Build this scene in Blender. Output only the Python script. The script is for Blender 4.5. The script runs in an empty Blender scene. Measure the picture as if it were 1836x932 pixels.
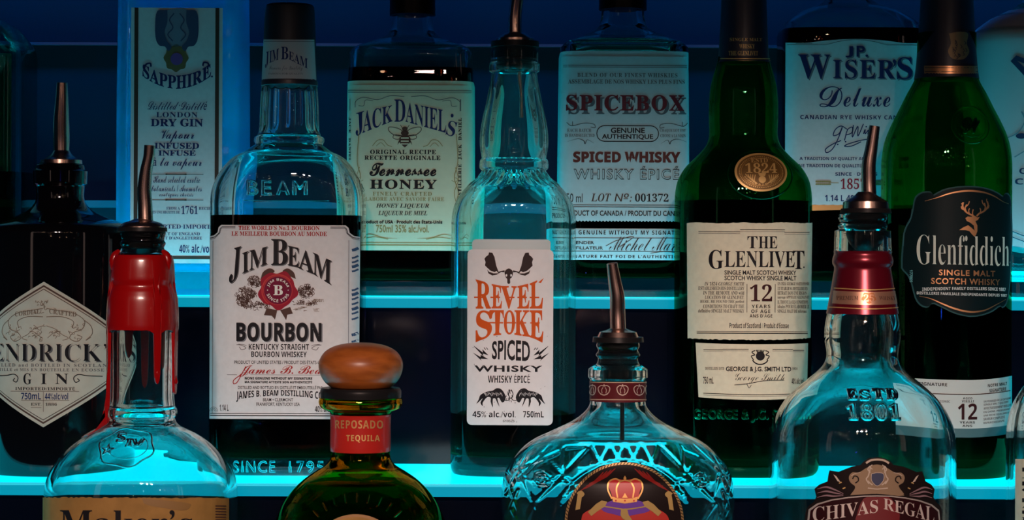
import bpy, bmesh, math, random
from mathutils import Vector, Matrix
from mathutils.geometry import tessellate_polygon
random.seed(7)
S = bpy.context.scene
COL = S.collection
PI = math.pi
# ------------------------------------------------------------------ camera, world, lights, exposure
F = 3670.0            # focal length in pixels of the 1836 px wide frame
HX, HY = 918.0, 466.0
ROLL = 0.0042
ZC = 1.30             # camera height above the bar floor
cam_d = bpy.data.cameras.new('camera'); cam = bpy.data.objects.new('camera', cam_d); COL.objects.link(cam)
cam_d.sensor_width = 36.0; cam_d.lens = F / 1836.0 * 36.0; cam_d.clip_start = 0.02
cam.matrix_world = Matrix.Translation((0, 0, ZC)) @ Matrix.Rotation(PI / 2, 4, 'X') @ Matrix.Rotation(ROLL, 4, 'Z')
S.camera = cam
S.view_settings.view_transform = 'Standard'; S.view_settings.look = 'None'
S.view_settings.exposure = 0.0; S.view_settings.gamma = 1.0; S.view_settings.use_curve_mapping = False
cy = S.cycles
cy.max_bounces = 20; cy.transmission_bounces = 18; cy.glossy_bounces = 6; cy.diffuse_bounces = 3
cy.transparent_max_bounces = 12; cy.sample_clamp_indirect = 4.0; cy.use_denoising = True
W = bpy.data.worlds.new('world'); S.world = W; W.use_nodes = True
W.node_tree.nodes['Background'].inputs[0].default_value = (0.10, 0.30, 1.0, 1)
W.node_tree.nodes['Background'].inputs[1].default_value = 0.0035

def lamp(name, kind, loc, energy, color, target=None, **kw):
    l = bpy.data.lights.new(name, kind); o = bpy.data.objects.new(name, l); COL.objects.link(o)
    l.energy = energy; l.color = color; o.location = Vector(loc) + Vector((0, 0, ZC))
    for k, v in kw.items(): setattr(l, k, v)
    if target is not None:
        d = Vector(target) + Vector((0, 0, ZC)) - o.location
        o.rotation_euler = d.to_track_quat('-Z', 'Y').to_euler()
    return o
WARM = (1.0, 0.70, 0.60)
# shaded bar spots that look at the labels and leave the bottle tops in the dark
for x, e, z in ((-0.30, 52, -.195), (-0.14, 38, -.157), (0.0, 54, -.157), (0.15, 60, -.157), (0.29, 46, -.157)):
    lamp('bar_spot', 'SPOT', (x * 1.05, -0.75, 0.66), e, WARM, (x, 1.33, z), spot_size=math.radians(17.2), spot_blend=1.0, shadow_soft_size=0.03)
# small warm bulbs over the bar behind the camera: the sparkles in the glass
for x, y, z, e in ((-1.1, -1.6, .75, .9), (-.55, -1.2, .55, .6), (-.1, -1.9, .8, 1.0), (.35, -1.1, .5, .6), (.8, -1.7, .7, .9), (1.3, -1.4, .6, .6),
                   (-.25, -.5, .62, .22), (.22, -.45, .66, .22), (.05, -2.6, .3, .8), (-.7, -2.4, .35, .7), (.65, -2.5, .3, .7)):
    lamp('bar_bulb', 'POINT', (x, y, z), e * .4, (1.0, 0.6, 0.36), shadow_soft_size=0.013)
rb = random.Random(3)
for i in range(14):
    lamp('bar_bulb', 'POINT', (rb.uniform(-1.3, 1.3), rb.uniform(-2.4, -.6), rb.uniform(.1, .9)), .24, (1.0, rb.uniform(.5, .75), rb.uniform(.25, .6)), shadow_soft_size=0.012)
lamp('blue_bulb', 'POINT', (-.05, -1.3, -.1), .25, (0.05, 0.06, 1.0), shadow_soft_size=0.012)
lamp('streak_light', 'AREA', (-1.3, -0.6, .35), 0.2, WARM, (0, 1.3, -.15), shape='RECTANGLE', size=.12, size_y=.9)  # unseen warm panels added for long upright streaks in glass and metal
lamp('streak_light', 'AREA', (1.4, -0.6, .35), 0.2, WARM, (0, 1.3, -.15), shape='RECTANGLE', size=.12, size_y=.9)
# added lamp above the wall; its navy wash imitates the fade at the top
lamp('added_navy_wash', 'AREA', (0, 1.505, .36), 1.1, (0.0, 0.24, 1.0), (0, 1.56, .21), shape='RECTANGLE', size=1.6, size_y=.02, spread=math.radians(56))
# added lamps lying on the three shelf tops, strengthening their cyan glow on the bottles
for y, z, e, w in ((1.440, -.0261, .42, .012), (1.512, -.0261, 1.1, .03), (1.400, -.1431, 1.0, .03), (1.250, -.26, .6, .07)):
    lamp('led_boost', 'AREA', (0, y, z + .0006), e, (0.0, .74, 1.0), (0, y, z + 1), shape='RECTANGLE', size=1.22, size_y=w, spread=math.radians(140))

# ------------------------------------------------------------------ materials
MATS = {}
def mat(name, color=(.8, .8, .8), rough=.5, metal=0., emit=None, strength=0., noise=0., nscale=60., coat=0., spec=None):
    if name in MATS: return MATS[name]
    m = bpy.data.materials.new(name); m.use_nodes = True; nt = m.node_tree; p = nt.nodes['Principled BSDF']
    c = (*color, 1)
    p.inputs['Base Color'].default_value = c; p.inputs['Roughness'].default_value = rough; p.inputs['Metallic'].default_value = metal
    p.inputs['Coat Weight'].default_value = coat; p.inputs['Coat Roughness'].default_value = .05
    if spec is None: spec = .12 if any(k in name for k in ('ink', 'paper', 'label', 'print', 'rubber', 'plastic', 'sticker', 'foil_paper')) else .5
    p.inputs['Specular IOR Level'].default_value = spec
    if emit:
        p.inputs['Emission Color'].default_value = (*emit, 1); p.inputs['Emission Strength'].default_value = strength
    if noise:
        tc = nt.nodes.new('ShaderNodeTexCoord'); n = nt.nodes.new('ShaderNodeTexNoise'); r = nt.nodes.new('ShaderNodeValToRGB')
        n.inputs['Scale'].default_value = nscale; n.inputs['Detail'].default_value = 6
        r.color_ramp.elements[0].color = (*[x * (1 - noise) for x in color], 1); r.color_ramp.elements[1].color = (*[min(1, x * (1 + noise * .5)) for x in color], 1)
        r.color_ramp.elements[0].position = .3; r.color_ramp.elements[1].position = .7
        nt.links.new(tc.outputs['Object'], n.inputs['Vector']); nt.links.new(n.outputs['Fac'], r.inputs['Fac']); nt.links.new(r.outputs['Color'], p.inputs['Base Color'])
    MATS[name] = m; return m
def glass(name, color=(1, 1, 1), ior=1.5, rough=0.):
    if name in MATS: return MATS[name]
    m = bpy.data.materials.new(name); m.use_nodes = True; nt = m.node_tree
    nt.nodes.remove(nt.nodes['Principled BSDF']); g = nt.nodes.new('ShaderNodeBsdfGlass')
    g.inputs['Color'].default_value = (*color, 1); g.inputs['IOR'].default_value = ior; g.inputs['Roughness'].default_value = rough
    nt.links.new(g.outputs[0], nt.nodes['Material Output'].inputs[0]); MATS[name] = m; return m
def frosted(name, color, tcol, mix):
    m = glass(name, color); nt = m.node_tree; g = [n for n in nt.nodes if n.type == 'BSDF_GLASS'][0]
    t = nt.nodes.new('ShaderNodeBsdfTranslucent'); t.inputs[0].default_value = (*tcol, 1); x = nt.nodes.new('ShaderNodeMixShader'); x.inputs[0].default_value = mix
    nt.links.new(g.outputs[0], x.inputs[1]); nt.links.new(t.outputs[0], x.inputs[2]); nt.links.new(x.outputs[0], nt.nodes['Material Output'].inputs[0]); return m
def wood(name, c1, c2):
    m = bpy.data.materials.new(name); m.use_nodes = True; nt = m.node_tree; p = nt.nodes['Principled BSDF']
    tc = nt.nodes.new('ShaderNodeTexCoord'); mp = nt.nodes.new('ShaderNodeMapping'); n = nt.nodes.new('ShaderNodeTexNoise'); r = nt.nodes.new('ShaderNodeValToRGB')
    mp.inputs['Scale'].default_value = (40, 40, 160); n.inputs['Scale'].default_value = 2.2; n.inputs['Detail'].default_value = 8
    r.color_ramp.elements[0].color = (*c1, 1); r.color_ramp.elements[1].color = (*c2, 1); r.color_ramp.elements[0].position = .35; r.color_ramp.elements[1].position = .7
    nt.links.new(tc.outputs['Object'], mp.inputs[0]); nt.links.new(mp.outputs[0], n.inputs['Vector']); nt.links.new(n.outputs['Fac'], r.inputs['Fac']); nt.links.new(r.outputs[0], p.inputs['Base Color'])
    p.inputs['Roughness'].default_value = .38; return m

OLIVE = glass('olive_glass', (.80, .60, .12)); WHISKY = glass('dark_whisky', (.26, .055, .02), 1.36);
TEQ = glass('gold_tequila', (.75, .62, .14), 1.36); GREENL = glass('green_liqueur', (.12, .22, .10), 1.36)
PINKW = mat('white_label_paper', (.74, .72, .72), .55, noise=.05, nscale=300)
CREAM = mat('cream_label_paper', (.72, .67, .50), .6, noise=.06, nscale=300)
KRAFT = mat('kraft_label_paper', (.35, .20, .06), .65, noise=.16, nscale=120)
HONEYP = mat('honey_label_paper', (.74, .69, .48), .55, noise=.04, nscale=200)
BLACK = mat('black_ink', (.012, .011, .014), .5); NAVY = mat('navy_ink', (.012, .03, .12), .5); GREY = mat('grey_ink', (.13, .12, .12), .6)
RED = mat('red_ink', (.38, .02, .02), .5); MAROON = mat('maroon_ink', (.16, .02, .03), .5); ORANGE = mat('orange_ink', (.62, .09, .012), .5)
GOLDI = mat('gold_ink', (.36, .25, .09), .5); BROWN = mat('brown_ink', (.09, .045, .035), .55); CRIMSON = mat('crimson_ink', (.30, .01, .035), .35)
SHADE = mat('shadow_ink', (.20, .20, .22), .6); WHITEI = mat('white_ink', (.8, .78, .72), .5); PURPLE = mat('purple_ink', (.13, .05, .32), .5)
COPPERI = mat('copper_foil', (.85, .42, .20), .33, .85); GOLDF = mat('gold_foil', (.62, .40, .14), .42, .35); DKGOLD = mat('dark_gold', (.16, .085, .02), .5, .4)
TEAL = mat('dark_teal_paper', (.004, .013, .015), .42); BLACKP = mat('black_label_paper', (.012, .008, .008), .35); DKRED = mat('dark_red_ink', (.20, .012, .01), .45)
TAUPE = mat('taupe_ink', (.20, .14, .10), .5)
CLEAR = frosted('clear_glass', (.955, .985, .98), (.8, .9, .9), .006)
GREENG = frosted('green_glass', (.16, .62, .26), (.1, .7, .3), .03); DKGREEN = frosted('dark_green_glass', (.12, .56, .27), (.1, .7, .35), .03)
RUBBER = mat('black_rubber', (.01, .01, .011), .35); CHROME = mat('copper_chrome', (.80, .56, .47), .24, 1.0)
WAX = mat('red_wax', (.33, .002, .003), .25, coat=.3); BLACKGL = mat('black_bottle_glass', (.003, .003, .004), .05, coat=.6)
FOIL = mat('maroon_foil', (.16, .006, .018), .26, .5); DKFOIL = mat('navy_foil', (.012, .014, .03), .4); REDB = mat('red_band_paper', (.42, .02, .015), .4, coat=.3)
BLACKPL = mat('black_plastic', (.006, .006, .007), .3)
FROST = mat('frosted_film', (.55, .62, .62), .5)

# ------------------------------------------------------------------ mesh helpers
def mesh_obj(name, V, Fc, mats, parent=None, mi=None, smooth=True):
    me = bpy.data.meshes.new(name); me.from_pydata([tuple(v) for v in V], [], Fc)
    for m in (mats if isinstance(mats, (list, tuple)) else [mats]): me.materials.append(m)
    if mi: me.polygons.foreach_set('material_index', mi)
    me.polygons.foreach_set('use_smooth', [smooth] * len(me.polygons)); me.update()
    o = bpy.data.objects.new(name, me); COL.objects.link(o)
    if parent is not None: o.parent = parent
    return o
def sharpen(o, deg=38):
    bm = bmesh.new(); bm.from_mesh(o.data); bmesh.ops.recalc_face_normals(bm, faces=bm.faces)
    for e in bm.edges:
        if len(e.link_faces) == 2 and e.calc_face_angle(0) > math.radians(deg): e.smooth = False
    bm.to_mesh(o.data); bm.free(); return o
def box(name, x0, x1, y0, y1, z0, z1, m, parent=None, bevel=0.):
    bm = bmesh.new(); bmesh.ops.create_cube(bm, size=1)
    for v in bm.verts: v.co = Vector(((x0 + x1) / 2 + v.co.x * (x1 - x0), (y0 + y1) / 2 + v.co.y * (y1 - y0), (z0 + z1) / 2 + v.co.z * (z1 - z0)))
    if bevel: bmesh.ops.bevel(bm, geom=bm.edges[:], offset=bevel, segments=2, affect='EDGES')
    me = bpy.data.meshes.new(name); bm.to_mesh(me); bm.free(); me.materials.append(m)
    o = bpy.data.objects.new(name, me); COL.objects.link(o); o.parent = parent; return o
def crom(P, k=6):
    """smooth open curve through points (tuples); a point whose last item is 'c' is a corner"""
    Q = [tuple(p[:-1]) if p[-1] == 'c' else tuple(p) for p in P]; C = [p[-1] == 'c' for p in P]; out = []
    for i in range(len(Q) - 1):
        p1, p2 = Q[i], Q[i + 1]
        p0 = Q[i - 1] if i > 0 and not C[i] else p1
        p3 = Q[i + 2] if i + 2 < len(Q) and not C[i + 1] else p2
        for j in range(k):
            t = j / k; t2, t3 = t * t, t * t * t
            L = math.dist(p1, p2) or 1e-9
            m1 = [(b - a) / ((math.dist(p0, p1) + L) or 1) * L for a, b in zip(p0, p2)]; m2 = [(b - a) / ((math.dist(p2, p3) + L) or 1) * L for a, b in zip(p1, p3)]
            out.append(tuple((2 * t3 - 3 * t2 + 1) * a + (t3 - 2 * t2 + t) * b + (-2 * t3 + 3 * t2) * c + (t3 - t2) * d for a, b, c, d in zip(p1, m1, p2, m2)))
    out.append(Q[-1]); return out
def lerp_tab(tab, x):
    if x <= tab[0][0]: return tab[0][1]
    for (a, b), (c, d) in zip(tab, tab[1:]):
        if x <= c: return b + (d - b) * (x - a) / ((c - a) or 1)
    return tab[-1][1]
def loft(rings, cap0=True, cap1=True):
    n = len(rings[0]); V = [v for r in rings for v in r]; Fc = []
    for i in range(len(rings) - 1):
        a, b = i * n, (i + 1) * n
        for j in range(n):
            k = (j + 1) % n; Fc.append((a + j, a + k, b + k, b + j))
    for cap, r0 in ((cap0, 0), (cap1, len(rings) - 1)):
        if cap:
            c = sum((Vector(v) for v in rings[r0]), Vector()) / n; V.append(c); ci = len(V) - 1; a = r0 * n
            for j in range(n):
                k = (j + 1) % n; Fc.append((ci, a + k, a + j) if r0 == 0 else (ci, a + j, a + k))
    return V, Fc
def tube(name, pts, rads, m, parent, seg=20, k=5, flat=1.0, hollow=False):
    P = crom([(*p, r) for p, r in zip(pts, rads)], k); rings = []
    for i, p in enumerate(P):
        a = Vector(P[max(0, i - 1)][:3]); b = Vector(P[min(len(P) - 1, i + 1)][:3]); t = (b - a).normalized()
        u = t.cross(Vector((0, 1, 0))).normalized(); w = u.cross(t)
        rings.append([Vector(p[:3]) + (u * math.cos(q) + w * math.sin(q) * flat) * p[3] for q in [2 * PI * j / seg for j in range(seg)]])
    if hollow:
        c = sum(rings[-1], Vector()) / seg; rings.append([c + (v - c) * .72 for v in rings[-1]]); d = (Vector(P[-4][:3]) - Vector(P[-1][:3]))
        rings.append([v + d for v in rings[-1]])
    V, Fc = loft(rings); return sharpen(mesh_obj(name, V, Fc, m, parent))

# ------------------------------------------------------------------ bottles
class Bottle:
    """a bottle thing: an Empty on the shelf; profile traced in photo pixels (y, half width) at the distance d of its axis"""
    def __init__(s, name, label, cat, group, cx, d, zs, prof, n=2., depth=1., ref=650):
        s.cx, s.d, s.zs = cx, d, zs; s.rt = ROLL * (cx - HX)
        s.e = bpy.data.objects.new(name, None); COL.objects.link(s.e); s.e.empty_display_size = .02
        s.X = (cx - HX + ROLL * (ref - HY)) * d / F
        s.e.location = (s.X, d, ZC + zs); s.e['label'] = label; s.e['category'] = cat
        if group: s.e['group'] = group
        s.ntab = n if isinstance(n, list) else [(0, n)]; s.dtab = depth if isinstance(depth, list) else [(0, depth)]
        P = [(s.z(p[0]), p[1] * d / F, *p[2:]) for p in prof]
        P.append((.004, P[-1][1])); P.append((.0008, P[-1][1] - .0022)); P.append((0., P[-1][1] - .006))
        s.P = crom(P); s.tab = sorted({round(z, 6): r for z, r in s.P if r > 0}.items())
    def z(s, py, d=None): return -(py - HY - s.rt) * (d or s.d) / F - s.zs
    def py(s, z): return HY + s.rt - (z + s.zs) * F / s.d
    def rr(s, z):
        r = lerp_tab(s.tab, z); p = s.py(z); return r, r * lerp_tab(s.dtab, p), lerp_tab(s.ntab, p)
    def ring(s, z, r, seg, disp=None, grow=0.):
        p = s.py(z); n = lerp_tab(s.ntab, p); dy = lerp_tab(s.dtab, p); out = []
        for j in range(seg):
            t = 2 * PI * (j + .5) / seg; c, q = math.cos(t), math.sin(t)
            x = r * math.copysign(abs(c) ** (2 / n), c); y = r * dy * math.copysign(abs(q) ** (2 / n), q)
            if disp:
                k = disp(t, x * F / s.d, p) * s.d / F / (math.hypot(x, y) or 1); x += x * k; y += y * k
            out.append(Vector((x, y, z)))
        return out
    def body(s, m, wall=.0035, base=.012, seg=96, disp=None, name='glass_body', solid=False, idisp=None):
        P = s.P; rings = [s.ring(z, max(r, .0005), seg, disp) for z, r in P]; s.seg = seg; s.base = base; s.wall = wall
        if not solid:
            zt = P[0][0]; inn = [(z, r - wall) for z, r in P if z > base + .006 and r - wall > .002]
            inn[0] = (zt, inn[0][1]); r = inn[-1][1]; s.inn = inn + [(base + .004, r - .0012), (base + .001, r - .004), (base, r - .010)]
            rings = rings[::-1] + [s.ring(z, r, seg, idisp) for z, r in s.inn]
        V, Fc = loft(rings); s.glass = sharpen(mesh_obj(name, V, Fc, m, s.e), 50); return s.glass
    def liquid(s, m, py, name='liquid'):
        zl = s.z(py); I = [(z, r + .00015) for z, r in s.inn if z < zl]; r = lerp_tab(sorted((z, r) for z, r in s.inn), zl) + .00015
        I = [(zl, r)] + I; I[-1] = (s.base - .00015, I[-1][1]); V, Fc = loft([s.ring(z, r, s.seg) for z, r in I][::-1]); return sharpen(mesh_obj(name, V, Fc, m, s.e), 50)
    def lathe(s, name, prof, m, parent=None, seg=72, k=5, dx=0., disp=None, cap=True, n=2., dep=1.):
        P = crom([(s.z(p[0]), p[1] * s.d / F, *p[2:]) for p in prof], k); rings = []
        for z, r in P:
            ring = []
            for j in range(seg):
                t = 2 * PI * j / seg; q = max(r, .00005) + (disp(t, s.py(z)) * s.d / F if disp else 0); c, w = math.cos(t), math.sin(t)
                ring.append(Vector((q * math.copysign(abs(c) ** (2 / n), c) + dx * s.d / F, dep * q * math.copysign(abs(w) ** (2 / n), w), z)))
            rings.append(ring)
        V, Fc = loft(rings[::-1], cap, cap); return sharpen(mesh_obj(name, V, Fc, m, parent or s.e), 40)
    def shell(s, name, y0, y1, m, off=.0005, seg=96, disp=None, edge=None, parent=None, mi=None):
        """a closed skin that hugs the bottle between two heights (foil, neck band); edge(theta) shifts its lower rim in pixels"""
        N = 28; rings = []
        def rg(f, o):
            out = []
            for j in range(seg):
                t = 2 * PI * (j + .5) / seg; p = y0 + (y1 + (edge(t) if edge else 0) - y0) * f; z = s.z(p); r, _, _ = s.rr(z)
                n = lerp_tab(s.ntab, p); dy = lerp_tab(s.dtab, p); c, q = math.cos(t), math.sin(t); r += o + (disp(t, p) * s.d / F if disp else 0)
                out.append(Vector((r * math.copysign(abs(c) ** (2 / n), c), r * dy * math.copysign(abs(q) ** (2 / n), q), z)))
            return out
        rings = [rg(i / N, off) for i in range(N + 1)] + [rg(i / N, .00005) for i in range(N, -1, -1)]
        rings.append(rings[0]); V, Fc = loft(rings, False, False); return sharpen(mesh_obj(name, V, Fc, m, parent or s.e), 50)
    def hit(s, px, py, off=0., back=False):
        """the bottle's front (or back) surface where the label point (px, py) lies, in the bottle's own space"""
        yf = s.rr(s.z(py))[1]
        for _ in range(4):
            df = s.d - (-yf if back else yf); z = s.z(py, df); x = (px - s.cx) * df / F; rx, ry, n = s.rr(z)
            u = min(.996, abs(x) / rx); yf = ry * (1 - u ** n) ** (1 / n)
        nx = math.copysign(u ** (n - 1), x) / rx; ny = -((yf / ry) ** (n - 1)) / ry
        nn = Vector((nx, ny if not back else -ny, 0)).normalized(); dz = .0015; sl = (s.rr(z + dz)[0] - s.rr(z - dz)[0]) / (2 * dz)
        nn = Vector((nn.x, nn.y, -max(-1.2, min(1.2, sl)))).normalized()
        return Vector((math.copysign(u * rx, x), yf if back else -yf, z)) + nn * off

# ------------------------------------------------------------------ lettering (the built-in font; its letter-like signs give serif, script and outline faces)
BASE = {'serif': (0x1D400, 0x1D7CE), 'sb': (0x1D5D4, 0x1D7EC), 'si': (0x1D468, 0x1D7CE), 'it': (0x1D434, None), 'script': (0x1D4D0, None), 'ds': (0x1D538, 0x1D7D8), 'sbi': (0x1D63C, 0x1D7EC)}
EXC = {('it', 'h'): '\u210E', ('ds', 'C'): '\u2102', ('ds', 'H'): '\u210D', ('ds', 'N'): '\u2115', ('ds', 'P'): '\u2119', ('ds', 'Q'): '\u211A', ('ds', 'R'): '\u211D', ('ds', 'Z'): '\u2124'}
GC = {}
def glyphs(txt, font, sp=1., bold=0., res=3):
    if font in ('serif', 'si'): bold = min(bold, .012)
    key = (txt, font, sp, bold, res)
    if key in GC: return GC[key]
    out = ''
    for c in txt:
        if font == 'sans': out += c; continue
        b, dg = BASE[font]
        if (font, c) in EXC: out += EXC[(font, c)]
        elif 'A' <= c <= 'Z': out += chr(b + ord(c) - 65)
        elif 'a' <= c <= 'z': out += chr(b + 26 + ord(c) - 97)
        elif c.isdigit() and dg: out += chr(dg + int(c))
        else: out += c
    cu = bpy.data.curves.new('lettering', 'FONT'); cu.body = out; cu.space_character = sp; cu.resolution_u = res; cu.offset = bold
    o = bpy.data.objects.new('lettering', cu); TMP.objects.link(o); dg = bpy.context.evaluated_depsgraph_get(); dg.update()
    me = bpy.data.meshes.new_from_object(o.evaluated_get(dg)); V = [(v.co.x, v.co.y) for v in me.vertices]; T = [tuple(p.vertices) for p in me.polygons]
    bpy.data.objects.remove(o); bpy.data.curves.remove(cu); bpy.data.meshes.remove(me)
    x0 = min(v[0] for v in V); x1 = max(v[0] for v in V); y0 = min(v[1] for v in V); y1 = max(v[1] for v in V)
    GC[key] = ([((x - x0) / (x1 - x0), (y - y0) / (y1 - y0)) for x, y in V], T, (x1 - x0, y1 - y0)); return GC[key]
TMP = COL
def clip(poly, ax, v, keep):
    out = []
    for i, a in enumerate(poly):
        b = poly[(i + 1) % len(poly)]; da, db = (a[ax] - v) * keep, (b[ax] - v) * keep
        if da >= 0: out.append(a)
        if (da > 0 > db) or (da < 0 < db):
            t = da / (da - db); out.append(tuple(p + (q - p) * t for p, q in zip(a, b)))
    return out
def strips(poly, ax, step):
    lo = min(p[ax] for p in poly); hi = max(p[ax] for p in poly); k = math.floor(lo / step + 1e-6)
    while k * step < hi - 1e-6:
        q = clip(clip(poly, ax, k * step, 1), ax, (k + 1) * step, -1)
        if len(q) >= 3: yield q
        k += 1
class Label:
    """one printed label: paper, ink and foil in one mesh laid on a bottle; all coordinates are photo pixels"""
    def __init__(s, bottle, step=7., ystep=0., off=.0002, lift=.00012, back=False, surf=None):
        s.b, s.step, s.ystep, s.off, s.lift, s.back = bottle, step, ystep, off, lift, back; s.V, s.Fc, s.mi, s.mats = [], [], [], []; s.surf = surf
    def add(s, polys, m, layer):
        if m not in s.mats: s.mats.append(m)
        k = s.mats.index(m); idx = {}
        for p in polys:
            parts = [p]
            if s.step: parts = [q for a in parts for q in strips(a, 0, s.step)]
            if s.ystep: parts = [q for a in parts for q in strips(a, 1, s.ystep)]
            for q in parts:
                f = []
                for x, y in q:
                    key = (round(x, 3), round(y, 3))
                    if key not in idx:
                        o = s.off + s.lift * layer; idx[key] = len(s.V); s.V.append(s.surf(x, y, o) if s.surf else s.b.hit(x, y, o, s.back))
                    if not f or f[-1] != idx[key]: f.append(idx[key])
                if len(f) > 1 and f[0] == f[-1]: f.pop()
                if len(set(f)) >= 3 and len(set(f)) == len(f): s.Fc.append(f); s.mi.append(k)
        return s
    def poly(s, pts, m, layer=0):
        P = [tuple(p[:2]) for p in pts]; T = tessellate_polygon([[Vector((x, y, 0)) for x, y in P]])
        return s.add([[P[i] for i in t] for t in T], m, layer)
    def spoly(s, pts, m, layer=1, k=4): return s.poly(crom(list(pts) + [pts[0]], k)[:-1], m, layer)
    def rect(s, x0, x1, y0, y1, m, layer=1): return s.poly([(x0, y0), (x1, y0), (x1, y1), (x0, y1)], m, layer)
    def rrect(s, x0, x1, y0, y1, r, m, layer=0):
        return s.poly(rr_pts(x0, x1, y0, y1, r), m, layer)
    def frame(s, pts, w, m, layer=1): return s.stroke(list(pts) + [pts[0]], w, m, layer, smooth=False)
    def ell(s, cx, cy, rx, ry, m, layer=1, N=40, wob=None):
        return s.poly([(cx + (rx + (wob(t) if wob else 0)) * math.cos(t), cy + (ry + (wob(t) if wob else 0)) * math.sin(t)) for t in [2 * PI * i / N for i in range(N)]], m, layer)
    def ring(s, cx, cy, rx, ry, w, m, layer=1, a0=0, a1=2 * PI, N=48):
        P = [(cx + rx * math.cos(t), cy + ry * math.sin(t)) for t in [a0 + (a1 - a0) * i / N for i in range(N + 1)]]
        return s.stroke(P, w, m, layer, smooth=False)
    def stroke(s, pts, w, m, layer=1, smooth=True, taper=False, k=5):
        P = crom([tuple(p) for p in pts], k) if smooth and len(pts) > 2 else [tuple(p) for p in pts]; L, R = [], []; n = len(P)
        for i, p in enumerate(P):
            a, b = P[max(0, i - 1)], P[min(n - 1, i + 1)]; dx, dy = b[0] - a[0], b[1] - a[1]; l = math.hypot(dx, dy) or 1
            h = w / 2 * (max(.25, math.sin(PI * (i + .5) / n)) if taper else 1); L.append((p[0] - dy / l * h, p[1] + dx / l * h)); R.append((p[0] + dy / l * h, p[1] - dx / l * h))
        return s.add([[L[i], L[i + 1], R[i + 1], R[i]] for i in range(n - 1)], m, layer)
    def text(s, t, x0, x1, y0, y1, font='sb', m=None, layer=1, warp=None, sp=1., bold=0., sh=0., res=3, rot=0, top=None, bot=None):
        V, T, _ = glyphs(t, font, sp, bold, res); m = m or BLACK; out = []
        for u, v in V:
            if rot == 1: x, y = x0 + (x1 - x0) * (1 - v), y1 - (y1 - y0) * u
            elif rot == -1: x, y = x0 + (x1 - x0) * v, y0 + (y1 - y0) * u
            else:
                x = x0 + (x1 - x0) * u; a = y0 + (top(2 * u - 1) if top else 0); b = y1 + (bot(2 * u - 1) if bot else 0); y = b - (b - a) * v; x += sh * (y1 - y)
            out.append(warp(x, y) if warp else (x, y))
        return s.add([[out[i] for i in f] for f in T], m, layer)
    def lines(s, rows, x0, x1, y0, dy, h, font='sb', m=None, just='l', layer=1, cw=None, **kw):
        """small print: rows of text, each as wide as its letters need at a common scale"""
        ws = [glyphs(r, font)[2] for r in rows]; k = (x1 - x0) / max(w for w, _ in ws)
        for i, r in enumerate(rows):
            w = ws[i][0] * k; a = x0 if just == 'l' else x1 - w if just == 'r' else (x0 + x1 - w) / 2
            s.text(r, a, a + w, y0 + i * dy, y0 + i * dy + h, font, m, layer, **kw)
        return s
    def quad(s, t, tl, tr, br, bl, font='serif', m=None, layer=1, bold=0., res=5):
        V, T, _ = glyphs(t, font, 1., bold, res); out = []
        for u, v in V:
            a = [p + (q - p) * u for p, q in zip(tl, tr)]; b = [p + (q - p) * u for p, q in zip(bl, br)]; out.append(tuple(q + (p - q) * v for p, q in zip(a, b)))
        return s.add([[out[i] for i in f] for f in T], m or BLACK, layer)
    def arc(s, t, cx, cy, rx, ry, h, a0, a1, font='sb', m=None, layer=1, inside=False, bold=0.):
        V, T, _ = glyphs(t, font, 1.1, bold); out = []
        for u, v in V:
            a = math.radians(a0 + (a1 - a0) * u); k = (h * (1 - v) if inside else h * v); out.append((cx + (rx + k) * math.cos(a), cy + (ry + k) * math.sin(a)))
        return s.add([[out[i] for i in f] for f in T], m or BLACK, layer)
    def done(s, name='label', parent=None, label=None):
        o = mesh_obj(name, s.V, s.Fc, s.mats, parent or s.b.e, s.mi)
        if label: o['label'] = label
        return o
def rr_pts(x0, x1, y0, y1, r, k=5):
    P = []
    for cx, cy, a in ((x1 - r, y0 + r, -90), (x1 - r, y1 - r, 0), (x0 + r, y1 - r, 90), (x0 + r, y0 + r, 180)):
        for i in range(k + 1): t = math.radians(a + 90 * i / k); P.append((cx + r * math.cos(t), cy + r * math.sin(t)))
    return P
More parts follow.
